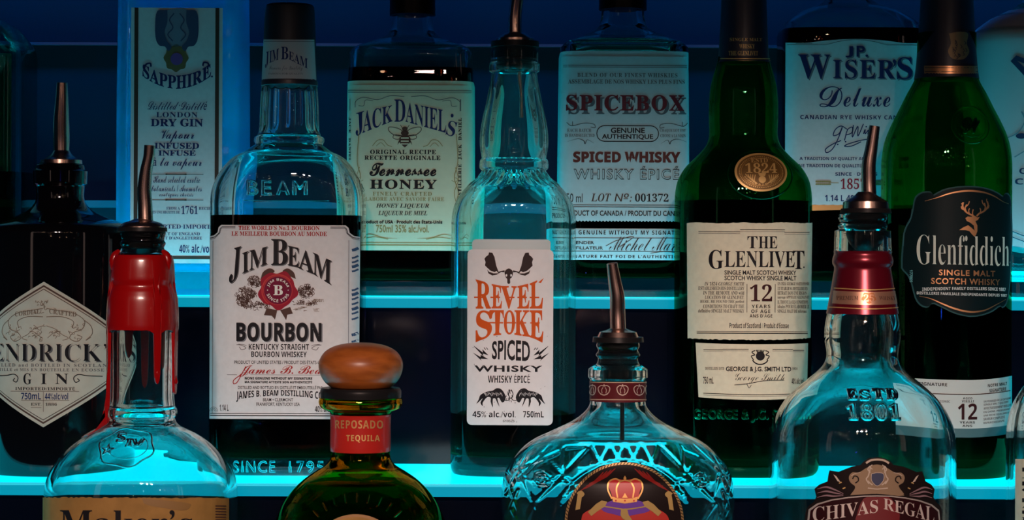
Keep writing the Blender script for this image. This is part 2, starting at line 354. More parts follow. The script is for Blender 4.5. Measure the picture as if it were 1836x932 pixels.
def emboss(b, name, m, items, h=.0007, res=3):
    """raised glass lettering and ridges, half-round beads on the glass: items = (text, x0, x1, y0, y1, font) or ('/', points, width)"""
    V, Fc = [], []
    def bead(pts, closed, r):
        P = [b.hit(x, y, .0001) for x, y in pts]; n = len(P); base = len(V); K = 8
        for i, c in enumerate(P):
            t = P[(i + 1) % n] - P[i - 1] if closed or 0 < i < n - 1 else (P[min(n - 1, i + 1)] - P[max(0, i - 1)])
            t = t.normalized() if t.length > 1e-9 else Vector((1, 0, 0)); nn = (b.hit(*pts[i], .001) - b.hit(*pts[i], 0)).normalized(); u = t.cross(nn).normalized(); w = u.cross(t).normalized()
            for j in range(K): a = 2 * PI * j / K; V.append(c + (u * math.cos(a) + w * math.sin(a)) * r)
        for i in range(n if closed else n - 1):
            for j in range(K): k = (j + 1) % K; i2 = (i + 1) % n; Fc.append((base + i * K + j, base + i * K + k, base + i2 * K + k, base + i2 * K + j))
        if not closed: Fc.append([base + j for j in range(K)]); Fc.append([base + (n - 1) * K + j for j in range(K)][::-1])
    for it in items:
        if it[0] == '/':
            P = it[1]; cl = math.dist(P[0], P[-1]) < .5; P = P[:-1] if cl else P
            if len(P) == 2: P = [(P[0][0] + (P[1][0] - P[0][0]) * i / 16, P[0][1] + (P[1][1] - P[0][1]) * i / 16) for i in range(17)]
            bead(P, cl, it[2] * .3 * b.d / F); continue
        t, x0, x1, y0, y1, f = it[:6]; kw = it[6] if len(it) > 6 else {}; G, T, _ = glyphs(t, f, kw.get('sp', 1.), 0., res); cnt = {}
        for tri in T:
            for i in range(len(tri)): e = (tri[i], tri[(i + 1) % len(tri)]); cnt[tuple(sorted(e))] = cnt.get(tuple(sorted(e)), 0) + 1
        key = [(round(x, 4), round(y, 4)) for x, y in G]; adj = {}
        for (i, j), c in cnt.items():
            if c == 1 and key[i] != key[j]: adj.setdefault(key[i], []).append(key[j]); adj.setdefault(key[j], []).append(key[i])
        seen = set()
        for s0 in adj:
            if s0 in seen: continue
            ch = [s0]; seen.add(s0)
            while True:
                nx = [k for k in adj[ch[-1]] if k not in seen]
                if not nx: break
                ch.append(nx[0]); seen.add(nx[0])
            if len(ch) > 3: bead([(x0 + (x1 - x0) * u, y1 - (y1 - y0) * v) for u, v in ch], True, h * .55)
    return mesh_obj(name, V, Fc, m, b.e)
def pourer(b, axis, flange, tubepts, stopper, dip=None):
    """a speed pourer in the bottle's neck: rubber stopper with flange, metal dome and bent spout"""
    dx = axis - b.cx
    st = b.lathe('pour_spout', stopper, RUBBER, dx=dx, k=3)
    b.lathe('spout_collar', flange, CHROME, st, dx=dx, k=4)
    P = [((x - b.cx) * b.d / F, yy * b.d / F, b.z(y)) for x, y, r, yy in tubepts]
    tube('spout_tube', P, [t[2] * b.d / F for t in tubepts], CHROME, st, 24, 6, hollow=True)
    if dip:
        x, y0, y1, r = dip; tube('air_tube', [((x - b.cx) * b.d / F, 0, b.z(y)) for y in (y0, (y0 + y1) / 2, y1)], [r * b.d / F] * 3, CHROME if r > 4 else RUBBER, st, 12, 2)
    return st
# ------------------------------------------------------------------ the back wall and the lit shelf steps
Z3, Z2, Z1 = -.0261, -.1431, -.2600          # shelf tops under the back, middle and front rows, from the camera's height
LIP3, LIP2, LIP1, WALLY = 1.428, 1.300, 1.172, 1.556
D3, D2, D1 = 1.495, 1.385, 1.236
def struct(o, label=None, cat='wall'):
    o['kind'] = 'structure'
    if label: o['label'] = label; o['category'] = cat
    return o
WALL = mat('wall_paint', (.001, .0045, .016), .8, noise=.08, nscale=8)
struct(box('wall_back', -1.1, 1.1, WALLY + .004, WALLY + .06, ZC - .9, ZC + .75, WALL), 'dark navy back wall behind the top row of bottles')
struct(box('floor', -1.6, 1.6, -3.2, WALLY + .06, -.06, 0, mat('floor_boards', (.02, .018, .016), .5, noise=.3, nscale=6)), 'dark floor of the bar below the bottle display', 'floor')
GLOW = mat('lit_acrylic', (.004, .02, .03), .22, emit=(0., .72, .95), strength=1.4)
LIPM = mat('acrylic_edge', (.004, .02, .03), .3, emit=(.0, .29, .42), strength=1.0, spec=.05)
LIPL = mat('acrylic_edge_line', (.01, .05, .06), .3, emit=(.02, .55, .70), strength=1.0)
RISER = mat('riser_laminate', (.0015, .002, .005), .12, spec=.4)
def shelf(name, label, lip, back, z, low, glow=None):
    e = bpy.data.objects.new('display_shelf', None); COL.objects.link(e); e.location = (0, lip, ZC + z); e['label'] = label; e['category'] = 'shelf'; e['group'] = 'lit steps of the bottle display'
    d = back - lip - .0005; Wd = .62
    box('light_panel', -Wd, Wd, .007, d, -.0075, 0, glow or GLOW, e)
    box('front_lip', -Wd, Wd, .0002, .0068, -.0076, -.0012, LIPM, e, .0004); box('lip_edge', -Wd, Wd, 0, .0068, -.0011, -.0001, LIPL, e)
    box('riser', -Wd, Wd, .009, d, low, -.0077, RISER, e); return e
shelf('display_shelf', 'topmost cyan glowing acrylic step, under the back row of bottles', LIP3, WALLY, Z3, Z2 - Z3 + .0002)
shelf('display_shelf', 'middle cyan glowing acrylic step, under the row of full size label bottles', LIP2, LIP3 + .008, Z2, Z1 - Z2 + .0002)
shelf('display_shelf', 'lowest cyan glowing acrylic step, under the front row of open bottles', LIP1, LIP2 + .008, Z1, -.20, mat('lit_acrylic_bright', (.004, .02, .03), .22, emit=(0., .72, .95), strength=1.6))
# a thin ledge on the wall behind the back row: only its lit edge shows between two bottles
led = box('trim_1', -.60, .60, 1.538, WALLY + .0035, ZC + .0385, ZC + .0435, mat('ledge_glass', (.02, .05, .09), .2, emit=(0., .12, .22), strength=.5)); struct(led, 'thin dimly lit ledge on the back wall behind the gin bottles', 'ledge')
led = box('trim_2', -.60, .60, 1.555, WALLY + .0035, ZC + .1620, ZC + .1640, mat('rail_metal', (.10, .14, .22), .3, .6)); struct(led, 'thin metal rail high on the back wall near the bottle necks', 'rail')
G3, G2, G1 = 'back row of bottles', 'middle row of bottles', 'front row of bottles'
win = lambda y, a, b, s=8: max(0., min(1., (y - a) / s, (b - y) / s))

# ================================================================== BACK ROW
# --- green liqueur bottle cut by the left edge
b = Bottle('liqueur_bottle', 'green glass liqueur bottle at the left end of the back row, half out of view', 'bottle', G3, -58, D3, Z3,
           [(-150, 22), (-20, 24), (20, 40), (52, 86), (82, 108), (100, 113, 'c'), (300, 113), (520, 113)], n=[(20, 2), (90, 4.5)], depth=.8)
b.body(glass('teal_glass', (.45, .82, .80)), base=.010); b.liquid(GREENL, 310)
L = Label(b, 7, off=.0003); L.rrect(-126, 10.5, 80, 237, 7, PINKW); L.frame(rr_pts(-122, 6, 85, 233, 6), .9, NAVY); L.text('C', -20, 3.5, 128, 150, 'serif', NAVY); L.text('ORIGINAL', -110, -6, 100, 112, 'serif', NAVY)
L.rrect(-126, 14.5, 376, 500, 4, mat('mint_label_edge', (.20, .62, .52), .5)); L.rrect(-120, 11, 379, 496, 3, mat('pink_label', (.50, .03, .13), .5), 1); L.done('label')
L = Label(b, 7, off=.0003, back=True); L.rect(-120, 10, 95, 330, mat('yellow_back_paper', (.62, .60, .25), .6), 0); L.done('back_label')
b.lathe('cap', [(-152, 0), (-152, 26, 'c'), (-90, 26, 'c'), (-90, 0)], BLACKPL)

# --- square blue gin bottle
b = Bottle('gin_bottle', 'square pale blue gin bottle with a tall white label edged in brown', 'bottle', G3, 329, D3, Z3,
           [(-120, 34), (-60, 36), (-45, 50), (-25, 96), (-8, 108, 'c'), (200, 110), (522, 110, 'c'), (527, 109)], n=[(-60, 2), (-20, 9)], depth=.8)
b.body(frosted('frosted_blue_glass', (.45, .84, 1.0), (.25, .85, 1.0), .5), wall=.0075, base=.017, seg=128); b.liquid(glass('blue_gin', (.62, .90, 1), 1.36), 234)
L = Label(b, 7, off=.0004); L.rect(247, 411, 14, 472, PINKW, 0)
for x in (253, 398): L.rect(x, x + 7, 14, 466, BROWN)
L.rect(253, 405, 459, 464.5, BROWN, 2)
G = NAVY
L.ell(328, 104, 21, 24, mat('olive_crest', (.17, .13, .05), .6), 1, wob=lambda t: 1.6 * math.cos(8 * t)); L.ell(329, 106, 11, 11, mat('blue_gem', (.02, .06, .30), .3), 2)
NC = mat('navy_crest_ink', (.06, .09, .17), .5); NC2 = mat('slate_crest_ink', (.22, .26, .34), .5)
L.spoly([(306, 18), (350, 18), (352, 60), (344, 80), (328, 84), (313, 80), (305, 60)], NC2, 1)
for sx in (1, -1):
    k = lambda x: 329 + sx * (x - 329); L.spoly([(k(346), 18), (k(364), 20), (k(368), 50), (k(366), 72), (k(360), 82), (k(350), 84), (k(344), 92), (k(338), 84), (k(346), 74), (k(351), 58), (k(346), 40)], NC, 2)
    L.stroke([(k(334), 24), (k(342), 36), (k(336), 50), (k(345), 62), (k(336), 74)], 2, NC, 2)
L.text('SAPPHIRE', 268, 391, 113, 137, 'serif', G, 3, top=lambda u: 22 * (1 - u * u), bot=lambda u: 23 * (1 - u * u), bold=.03)
L.stroke([(270, 128), (274, 116), (282, 114), (283, 120)], 3, G); L.stroke([(376, 118), (378, 112), (386, 114), (384, 124)], 3, G); L.ell(392.5, 137, 1.8, 1.8, G)
L.text('Distilled', 277, 330, 182, 197, 'script', G, sh=.25); L.text('·Distillé', 332, 382, 182, 197, 'script', G, sh=.25)
L.text('LONDON', 293, 367, 201, 210.5, 'serif', G, sp=1.1); L.text('DRY GIN', 283, 377, 213, 227, 'serif', G, bold=.02); L.text('Vapour', 299, 360, 233, 256, 'script', G, sh=.1)
L.text('INFUSED', 290, 370, 256, 267, 'serif', G, bold=.02); L.text('INFUSE', 297, 364, 269.5, 279.5, 'serif', G, bold=.02); L.stroke([(358, 268.5), (361, 266)], 1.6, G)
L.text('à la vapeur', 286, 374, 282, 304, 'script', G, sh=.1)
for y in (312.5, 358.5):
    L.rect(281, 378, y - .5, y + .5, BROWN)
    for x in (312, 346): L.ell(x, y, 2.6, 1.4, BROWN, 2)
    L.rect(314, 344, y - 1, y + 1, BROWN, 2)
L.text('Hand selected exotic', 288, 372, 315.5, 328, 'script', G); L.text('botanicals / Aromates', 285, 375, 331, 343.5, 'script', G); L.text('exotiques choisis', 299, 360, 345.5, 355.5, 'script', G)
L.text('FROM A', 312, 336, 371, 376, 'serif', G); L.text("D'APRES UNE RECETTE DE", 273, 336, 378, 383, 'serif', G); L.text('1761', 338.5, 368, 369, 384, 'serif', G); L.text('RECIPE', 370, 396, 371, 376, 'serif', G)
L.text('IMPORTED·IMPORTÉ', 272, 397, 400.5, 410, 'serif', G); L.text('PRODUCT OF ENGLAND', 281, 372, 416.5, 422, 'serif', G); L.text("PRODUIT D'ANGLETERRE", 279, 376, 424, 429.5, 'serif', G)
L.text('40% alc./vol.', 335, 394, 438, 453, 'sb', G); L.done('label')
b.lathe('cap', [(-122, 0), (-122, 40, 'c'), (-64, 41, 'c'), (-64, 0)], NAVY)

# --- honey liqueur bottle, square
b = Bottle('honey_liqueur_bottle', 'square bottle of Tennessee honey liqueur with a cream bee label and black lettering', 'bottle', G3, 737, D3, Z3,
           [(-60, 34), (30, 36), (62, 44), (80, 78), (90, 100), (100, 108, 'c'), (132, 110), (146, 111), (300, 112), (522, 112, 'c'), (527, 110)], n=[(60, 2), (95, 7)], depth=.86)
b.body(CLEAR, base=.012, seg=128); b.liquid(WHISKY, 128)
b.shell('wraparound_label', 153, 449, HONEYP, .0002, 64); L = Label(b, 7, off=.0004); L.rect(627, 847, 152.5, 449, HONEYP, 0); I = NAVY
for y, h in ((162, 1), (165.5, .8)): L.rect(627, 846, y, y + h, GREY)
for y, h in ((434.5, 1.4), (438.5, 1.8)): L.rect(640, 838, y, y + h, GOLDI)
for sx in (1, -1):
    q = lambda x: 737 - 3 + sx * (x - 734)
    L.stroke([(q(640), 193), (q(641), 182), (q(654), 175), (q(680), 179), (q(702), 172), (q(728), 173)], 1.1, GREY); L.stroke([(q(646), 190), (q(655), 190), (q(658), 180), (q(672), 181)], .9, GREY)
    L.stroke([(q(647), 240), (q(644), 290), (q(650), 318), (q(643), 345), (q(649), 372), (q(644), 405)], 1.3, GOLDI); L.stroke([(q(648), 300), (q(643), 322), (q(650), 345), (q(645), 370)], 1.1, GOLDI)
    L.stroke([(q(650), 424), (q(668), 420), (q(690), 426), (q(716), 428)], 1.4, GOLDI, taper=True); L.stroke([(q(656), 428), (q(676), 425), (q(700), 429)], 1., GOLDI)
    L.stroke([(q(671), 262), (q(680), 252), (q(690), 251), (q(698), 260), (q(706), 263)], 1.1, GOLDI); L.stroke([(q(678), 262), (q(686), 256), (q(694), 263)], .9, GOLDI)
    L.stroke([(q(655), 323), (q(648), 326), (q(644), 321), (q(649), 318)], .9, GOLDI)
w = lambda u: 14 * u * u
L.quad('J', (637, 205), (656, 199), (655, 238), (642, 246), 'serif', I); L.text('ACK', 653, 707, 189, 231, 'serif', I, top=lambda u: 5 - 6 * u, bot=lambda u: 0 - 11 * u - 2)
L.text('D', 710, 730, 178.5, 218.5, 'serif', I); L.text('ANIEL', 730, 803, 190, 222, 'serif', I, top=lambda u: 7 * u, bot=lambda u: 7 + 10 * u); L.ell(813.5, 207, 2.6, 3.4, I); L.quad('S', (808, 215), (824, 219), (816, 246), (802, 241), 'serif', I)
# bee
for sx in (1, -1):
    q = lambda x: 729 + sx * (x - 729)
    L.frame(crom([(731, 236), (742, 230), (757, 228), (758, 234), (748, 242), (734, 243), (731, 236)], 5) if sx > 0 else [(q(x), y) for x, y in crom([(731, 236), (742, 230), (757, 228), (758, 234), (748, 242), (734, 243), (731, 236)], 5)], 1.3, BROWN)
    L.frame([(q(x), y) for x, y in crom([(735, 243), (748, 242), (750, 247), (742, 250), (735, 246), (735, 243)], 4)], 1.2, BROWN)
    L.stroke([(q(732), 232), (q(737), 224)], 1, BROWN); L.stroke([(q(736), 248), (q(741), 256)], 1.2, BROWN); L.stroke([(q(737), 252), (q(742), 259)], 1, BROWN)
L.ell(729, 231, 5, 4.2, BROWN); L.ell(729, 238.5, 7, 5, BROWN); L.spoly([(720, 246), (729, 242), (738, 246), (739, 254), (733, 261), (729, 264), (725, 261), (719, 254)], BROWN)
for y in (246.5, 252, 257): L.rect(722, 736, y, y + 2.2, HONEYP, 2)
L.text('ORIGINAL RECIPE', 667, 785, 268.5, 276.5, 'serif', BLACK, bold=.035, sp=1.15); L.text('RECETTE ORIGINALE', 657, 793, 279, 287, 'serif', BLACK, bold=.035, sp=1.15)
L.text('Tennessee', 666, 786, 292, 316, 'script', BLACK, bold=.02); L.text('HONEY', 667, 787, 322, 339, 'serif', BLACK, bold=.03, sp=1.12)
L.text('FINELY CRAFTED', 672, 778, 344, 351, 'serif', GOLDI, sp=1.2); L.text('ELABORE AVEC SAVOIR FAIRE', 652, 800, 353.5, 360.5, 'serif', GOLDI, sp=1.1)
L.text('HONEY LIQUEUR', 678, 773, 365, 374.5, 'si', BLACK); L.text('LIQUEUR DE MIEL', 682, 770, 378, 388, 'si', BLACK)
L.text('Product of USA · Produit des États-Unis', 653, 797, 394, 401, 'sb', BLACK, bold=.03); L.text('750ml 35% alc./vol.', 678, 773, 403.5, 417, 'sans', GOLDI, bold=.012)
L.text('DISTILLERIE  JACK  DANIEL', 824.5, 831, 211, 362, 'serif', BLACK, rot=1, sp=1.2, bold=.03); L.rect(827, 829, 178, 199, GREY); L.text('JACK  DANIEL  DISTILLERY', 628.5, 632.5, 211, 366, 'serif', BLACK, rot=-1, sp=1.2, bold=.03); L.rect(630, 631, 178, 199, GREY)
L.done('label'); b.lathe('cap', [(-62, 0), (-62, 40, 'c'), (28, 41, 'c'), (28, 0)], BLACKPL)

# --- spiced whisky box bottle
b = Bottle('spiced_whisky_bottle', 'square spiced whisky bottle with a two-part label, a signature on its lower strip', 'bottle', G3, 1114, D3, Z3,
           [(-60, 36), (20, 38), (48, 44), (66, 70), (82, 104), (92, 113, 'c'), (300, 115), (520, 115, 'c'), (533, 112)], n=[(50, 2), (85, 7)], depth=.84)
b.body(glass('aqua_glass', (.88, .985, .97)), wall=.005, base=.014, seg=128); b.liquid(WHISKY, 104)
zz = lambda x0, x1, y, a, n: [(x0 + (x1 - x0) * i / n, y + (a if i % 2 else -a)) for i in range(n + 1)]
SP = mat('cyan_lit_label_paper', (.50, .61, .63), .55, noise=.05, nscale=200); b.shell('wraparound_label', 101, 396, SP, .0002, 64); b.shell('wraparound_strip', 411, 466, SP, .0002, 64); L = Label(b, 7, off=.0004); L.poly(zz(1003, 1225, 101, .9, 74) + zz(1225, 1003, 396.5, 1.1, 74), SP); LS = Label(b, 7, off=.0004); LS.rect(1003, 1225, 411, 466, SP, 0)  # shelf's cyan glow partly put into the cream paper's colour
for y in (117, 120): L.rect(1004, 1224, y, y + 1, GREY)
L.text('BLEND OF OUR FINEST WHISKIES', 1028, 1207, 131, 138.5, 'serif', GREY, sp=1.15); L.text('ASSEMBLAGE DE NOS WHISKY LES PLUS FINS', 1012, 1220, 142.5, 150.5, 'serif', GREY)
L.text('SPICEBOX', 1013, 1223, 174, 205.5, 'serif', mat('grey_shadow_ink', (.10, .13, .15), .5), 1, bold=.04, sp=1.12, res=4); L.text('SPICEBOX', 1009, 1219, 170, 199, 'serif', MAROON, 2, bold=.03, sp=1.12, res=4)
L.frame(rr_pts(1063, 1173.5, 225.5, 253.5, 13.5), 1.6, BLACK); L.text('GENUINE', 1088, 1149, 229, 238.5, 'sans', BLACK, bold=.025); L.text('AUTHENTIQUE', 1072, 1164, 240.5, 250.5, 'sans', BLACK, bold=.025)
L.text('EACH BATCH', 1011, 1053, 231, 237, 'serif', GREY); L.text('IS HANDSELECTED', 1007, 1059, 240, 246, 'serif', GREY); L.text('CHAQUE LOT EST', 1176, 1222, 231, 237, 'serif', GREY); L.text('CHOISI A LA MAIN', 1177, 1222, 240, 246, 'serif', GREY)
for sx in (1, -1):
    q = lambda x: 1118 + sx * (x - 1118)
    L.stroke([(q(1010), 220), (q(1018), 226), (q(1040), 221), (q(1058), 223), (q(1060), 229), (q(1052), 228)], 1, BLACK); L.stroke([(q(1012), 254), (q(1030), 249), (q(1040), 253), (q(1042), 258), (q(1046), 251), (q(1058), 257)], 1.3, BLACK, taper=True); L.stroke([(q(1020), 225), (q(1020), 218)], .9, BLACK)
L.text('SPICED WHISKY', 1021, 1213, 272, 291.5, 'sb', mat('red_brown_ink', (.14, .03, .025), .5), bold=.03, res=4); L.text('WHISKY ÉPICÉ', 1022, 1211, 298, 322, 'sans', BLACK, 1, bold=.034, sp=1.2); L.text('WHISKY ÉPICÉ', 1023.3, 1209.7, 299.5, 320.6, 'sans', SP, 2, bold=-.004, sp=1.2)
L.text('750 ml', 1003, 1038, 347, 363, 'sans', BLACK); L.text('LOT', 1053, 1089, 347, 361.5, 'si', BROWN); L.text('№:', 1095, 1125, 347, 361.5, 'sb', BROWN, sh=.2); L.text('001372', 1132, 1192, 347, 361.5, 'serif', BLACK); L.text('40%', 1203, 1223, 352, 362, 'sans', BLACK)
for y in (367, 370.5): L.rect(1004, 1224, y, y + 1.1, BLACK)
L.text('PRODUCT OF CANADA / PRODUIT DU CANADA', 1003.5, 1224.5, 377.5, 387, 'sans', BLACK, bold=.02)
LS.text('NOT GENUINE WITHOUT MY SIGNATURE', 1004, 1224, 413, 420.5, 'sb', BLACK, sp=1.25); LS.text('SIGNATURE FAIT FOI DE L’AUTHENTICITÉ', 1004, 1224, 456, 462.5, 'sb', BLACK, sp=1.15)
for y in (426, 450): LS.rect(1004, 1224, y, y + 1, BLACK)
LS.text('BLENDER', 1016, 1059, 432.5, 438, 'sans', BLACK, bold=.02); LS.text('DISTILLATEUR', 1011, 1075, 442, 447.5, 'sans', BLACK, bold=.02)
LS.text('Michel Marcil', 1085, 1232, 424, 449, 'script', mat('brown_black_ink', (.06, .03, .03), .5), sh=.3, bold=-.008); LS.stroke([(1080, 441), (1100, 431), (1130, 424), (1104, 443)], 1.2, BROWN); LS.stroke([(1160, 453.5), (1185, 451), (1212, 453)], 1, BROWN)
L.done('label'); LS.done('signature_strip'); b.lathe('cap', [(-62, 0), (-62, 42, 'c'), (18, 43, 'c'), (18, 0)], BLACKPL)

# --- rye whisky bottle
b = Bottle('rye_whisky_bottle', 'rye whisky bottle with a grey-white deluxe label and a red 1857 date', 'bottle', G3, 1519, D3, Z3,
           [(-70, 34), (-20, 36), (4, 46), (24, 90), (46, 118), (62, 124, 'c'), (300, 124), (520, 124), (545, 121)], n=[(0, 2), (50, 5)], depth=.68)
b.body(CLEAR, base=.012, seg=112); b.liquid(WHISKY, 58)
L = Label(b, 7, off=.0003)
L.poly([(1397, 77)] + [(1397 + 244 * i / 24, 77 - 13 * max(0, math.cos(PI * (i / 24 - .5)) - .45)) for i in range(1, 24)] + [(1640, 77), (1640, 367)] + [(1640 - 243 * i / 30, 367 + .8 * (i % 2)) for i in range(1, 31)], PINKW)
L.poly([(1440, 367.5), (1640, 367.5), (1640, 376), (1560, 379), (1500, 376), (1440, 378)], mat('gilt_edge', (.48, .26, .09), .35, .6), 0)
L.rect(1399, 1464, 80, 80.9, GREY); L.stroke([(1464, 80.5), (1490, 74), (1519, 71), (1548, 74), (1574, 80.5)], .9, GREY); L.rect(1574, 1638, 80, 80.9, GREY); L.rect(1412, 1440, 77.5, 78.3, GREY)
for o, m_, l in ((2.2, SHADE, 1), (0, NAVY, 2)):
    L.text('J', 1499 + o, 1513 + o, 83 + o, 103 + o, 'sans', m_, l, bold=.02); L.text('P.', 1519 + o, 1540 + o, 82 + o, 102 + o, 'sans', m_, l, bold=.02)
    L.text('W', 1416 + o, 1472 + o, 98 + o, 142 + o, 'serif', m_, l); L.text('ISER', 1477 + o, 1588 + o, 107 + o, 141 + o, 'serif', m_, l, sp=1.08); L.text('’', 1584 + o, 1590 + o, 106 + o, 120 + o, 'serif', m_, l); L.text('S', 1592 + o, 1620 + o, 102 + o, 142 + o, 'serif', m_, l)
L.text('D', 1453, 1494, 155, 192.5, 'script', NAVY, 2, res=5); L.text('eluxe', 1496, 1580, 158, 191.5, 'script', NAVY, 2, res=5)
L.text('CANADIAN RYE WHISKY CANADIEN', 1420, 1632, 206.5, 214, 'sb', NAVY, sp=1.15)
for P in ([(1503, 232), (1492, 226), (1482, 232), (1478, 243), (1488, 240), (1494, 228), (1486, 250), (1476, 268), (1466, 274), (1464, 268), (1478, 258), (1492, 252)], [(1498, 252), (1504, 232), (1512, 228), (1511, 238), (1501, 242)],
          [(1514, 224), (1512, 246), (1522, 226), (1522, 244), (1532, 222)], [(1532, 240), (1535, 232), (1535, 240), (1541, 233), (1540, 241), (1548, 232), (1549, 240), (1556, 228)], [(1560, 247), (1530, 251), (1505, 258), (1498, 262), (1510, 262), (1528, 254)]): L.stroke(P, 1.8, NAVY, 2)
for x, y in ((1486, 259), (1500, 254), (1537, 227)): L.ell(x, y, 1.4, 1.4, NAVY, 2, 10)
L.text('A TRADITION OF QUALITY AND', 1419, 1541, 281.5, 288.5, 'sb', NAVY); L.text('TRADE', 1571, 1602, 281.5, 288.5, 'sb', NAVY); L.text('UNE TRADITION DE QUALITÉ ET', 1411, 1541, 293, 301.5, 'sb', NAVY); L.text('VOIR', 1571, 1602, 294.5, 301.5, 'sb', NAVY)
L.text('SINCE · DEPUIS', 1482, 1557, 309, 315, 'sb', NAVY); L.text('1857', 1491.5, 1537, 320, 339, 'serif', CRIMSON, sp=1.05)
for sx in (1, -1):
    q = lambda x: 1514 + sx * (x - 1514)
    L.rect(min(q(1470), q(1488)), max(q(1470), q(1488)), 327.5, 328.5, GOLDI)
    for i in range(8):
        for k in (1, -1): L.ell(q(1449 + i * 3.3), 328 + k * 2.4, 2.6, 1.5, GOLDI, 2, 10)
L.text('1.14 L 40% alc./vol.', 1463.5, 1574, 349, 361, 'sb', NAVY); L.done('label'); b.lathe('cap', [(-72, 0), (-72, 39, 'c'), (-24, 40, 'c'), (-24, 0)], BLACKPL)

# --- white rum bottle at the right edge
b = Bottle('rum_bottle', 'white coated bottle at the right end of the back row, cut by the picture edge', 'bottle', G3, 1872, D3, Z3,
           [(-70, 34), (-20, 36), (10, 50), (34, 96), (60, 128), (80, 133), (300, 133), (520, 133), (545, 130)], n=[(10, 2), (60, 2.6)], depth=.7)
b.body(CLEAR, base=.012); b.shell('white_coating', 20, 442, mat('white_coating', (.62, .70, .72), .35, noise=.04, nscale=20), .0006, edge=lambda t: 14 * math.sin(3 * t) ** 2)
L = Label(b, 7, off=.0009); c = mat('blue_print', (.02, .06, .14), .5)
L.quad('M', (1788, 110), (1822, 72), (1850, 96), (1812, 138), 'sb', c); L.quad('A', (1840, 84), (1866, 66), (1880, 100), (1856, 112), 'sb', c)
L.text('COCO RUM', 1803, 1920, 301, 312, 'sb', c); L.text('CARIBBEAN', 1796, 1940, 320, 331, 'sb', c); L.text('A UNIQUE', 1812, 1910, 340, 350, 'sb', c)
L.stroke([(1778, 250), (1800, 238), (1812, 216), (1806, 200), (1822, 222), (1836, 236), (1830, 260), (1810, 272), (1795, 282)], 2, mat('pale_blue_print', (.22, .36, .42), .5)); L.ell(1806, 244, 9, 5, c)
for y in (414, 424): L.stroke([(1790, y), (1812, y + 9), (1840, y + 16), (1880, y + 18)], 1.2, c)
L.done('printing'); b.lathe('cap', [(-72, 0), (-72, 39, 'c'), (-24, 40, 'c'), (-24, 0)], mat('white_cap', (.7, .7, .7), .4))
# ================================================================== MIDDLE ROW
# --- dark gin bottle with a pourer
b = Bottle('gin_bottle', 'squat black gin bottle with a pourer and a pale diamond label', 'bottle', G2, 107, D2, Z2,
           [(291, 34), (296, 42, 'c'), (304, 44), (307, 48, 'c'), (330, 47, 'c'), (333, 43, 'c'), (352, 42), (366, 46), (378, 58), (389, 80), (398, 108), (407, 127), (417, 131.5, 'c'), (430, 132), (830, 132), (842, 128)], n=2.15, depth=.95)
b.body(BLACKGL, solid=True, seg=112)
pourer(b, 109, [(270, 14), (276, 18), (284, 28), (287, 36, 'c'), (295, 36.5, 'c'), (295, 20)], [(108.5, 278, 13.5, 0), (108.5, 250, 14.6, 0), (109, 215, 14, -4), (111, 180, 11.5, -9), (112, 149, 9.5, -12)], [(295, 10), (294, 37, 'c'), (303, 38, 'c'), (303, 20)])
R = 132
def dia(px): t = max(-.999, min(.999, (px - 107) / R)); return .60 * R * abs(math.asin(t))
L = Label(b, 6, 0, off=.0003)
def band(i, m, l, o=0):
    xs = [-23 + 260 * k / 80 for k in range(81)]; xs = [x for x in xs if 505 + i + dia(x) < 766 - i - dia(x)]
    L.poly([(x, 505 + i + dia(x)) for x in xs] + [(x, 766 - i - dia(x)) for x in xs[::-1]], m, l)
band(0, CREAM2 := mat('aged_label_paper', (.60, .54, .44), .55, noise=.1, nscale=90), 0); band(6, BROWN, 1); band(9.5, CREAM2, 2); band(12.5, BROWN, 3); band(14, CREAM2, 4)
t5 = 5
def squig(x0, x1, y0, y1, n, m, wd, l=5):
    for _ in range(n):
        x, y, r = random.uniform(x0, x1), random.uniform(y0, y1), random.uniform(2, 5); a = random.uniform(0, 6)
        L.stroke([(x + r * math.cos(a), y + r * .7 * math.sin(a)), (x + r * math.cos(a + 1.4), y + r * math.sin(a + 1.4)), (x + r * .6 * math.cos(a + 3), y + r * .6 * math.sin(a + 3))], wd, m, l, k=3)
for sx in (1, -1):
    q = lambda x: 109 + sx * (x - 109)
    L.stroke([(q(112), 553), (q(130), 556), (q(160), 562), (q(176), 575), (q(172), 590), (q(158), 596), (q(152), 606), (q(164), 612), (q(172), 604), (q(164), 600)], 1.2, TAUPE, 5)
    L.stroke([(q(112), 568), (q(140), 568), (q(158), 576), (q(156), 588)], 1.2, TAUPE, 5); L.stroke([(q(176), 574), (q(186), 584), (q(188), 598), (q(178), 610), (q(186), 604)], 1.2, TAUPE, 5)
    L.stroke([(q(112), 584), (q(128), 590), (q(140), 600), (q(150), 606), (q(140), 610)], 1, TAUPE, 5); squig(min(q(150), q(178)), max(q(150), q(178)), 580, 610, 12, TAUPE, .8)
    L.stroke([(q(114), 606), (q(126), 596), (q(136), 594)], 1, TAUPE, 5)
squig(92, 128, 538, 560, 16, TAUPE, .9); squig(82, 134, 582, 610, 26, TAUPE, .9)
for sx, tt in ((-1, 'CORDIAL'), (1, 'CRAFTED')): L.text(tt, 109 + (8 if sx > 0 else -54), 109 + (54 if sx > 0 else -8), 556, 565, 'serif', TAUPE, 6, top=lambda u: 3 * sx * u, bot=lambda u: 3 * sx * u)
L.text('HENDRICK’S', -23.5 + 2.2, 236, 618.2, 649.5, 'serif', GREY, 5, res=4, bold=-.015, sp=1.02); L.text('HENDRICK’S', -24, 233.5, 616, 647.3, 'serif', BLACK, 6, res=4, bold=-.015, sp=1.02)
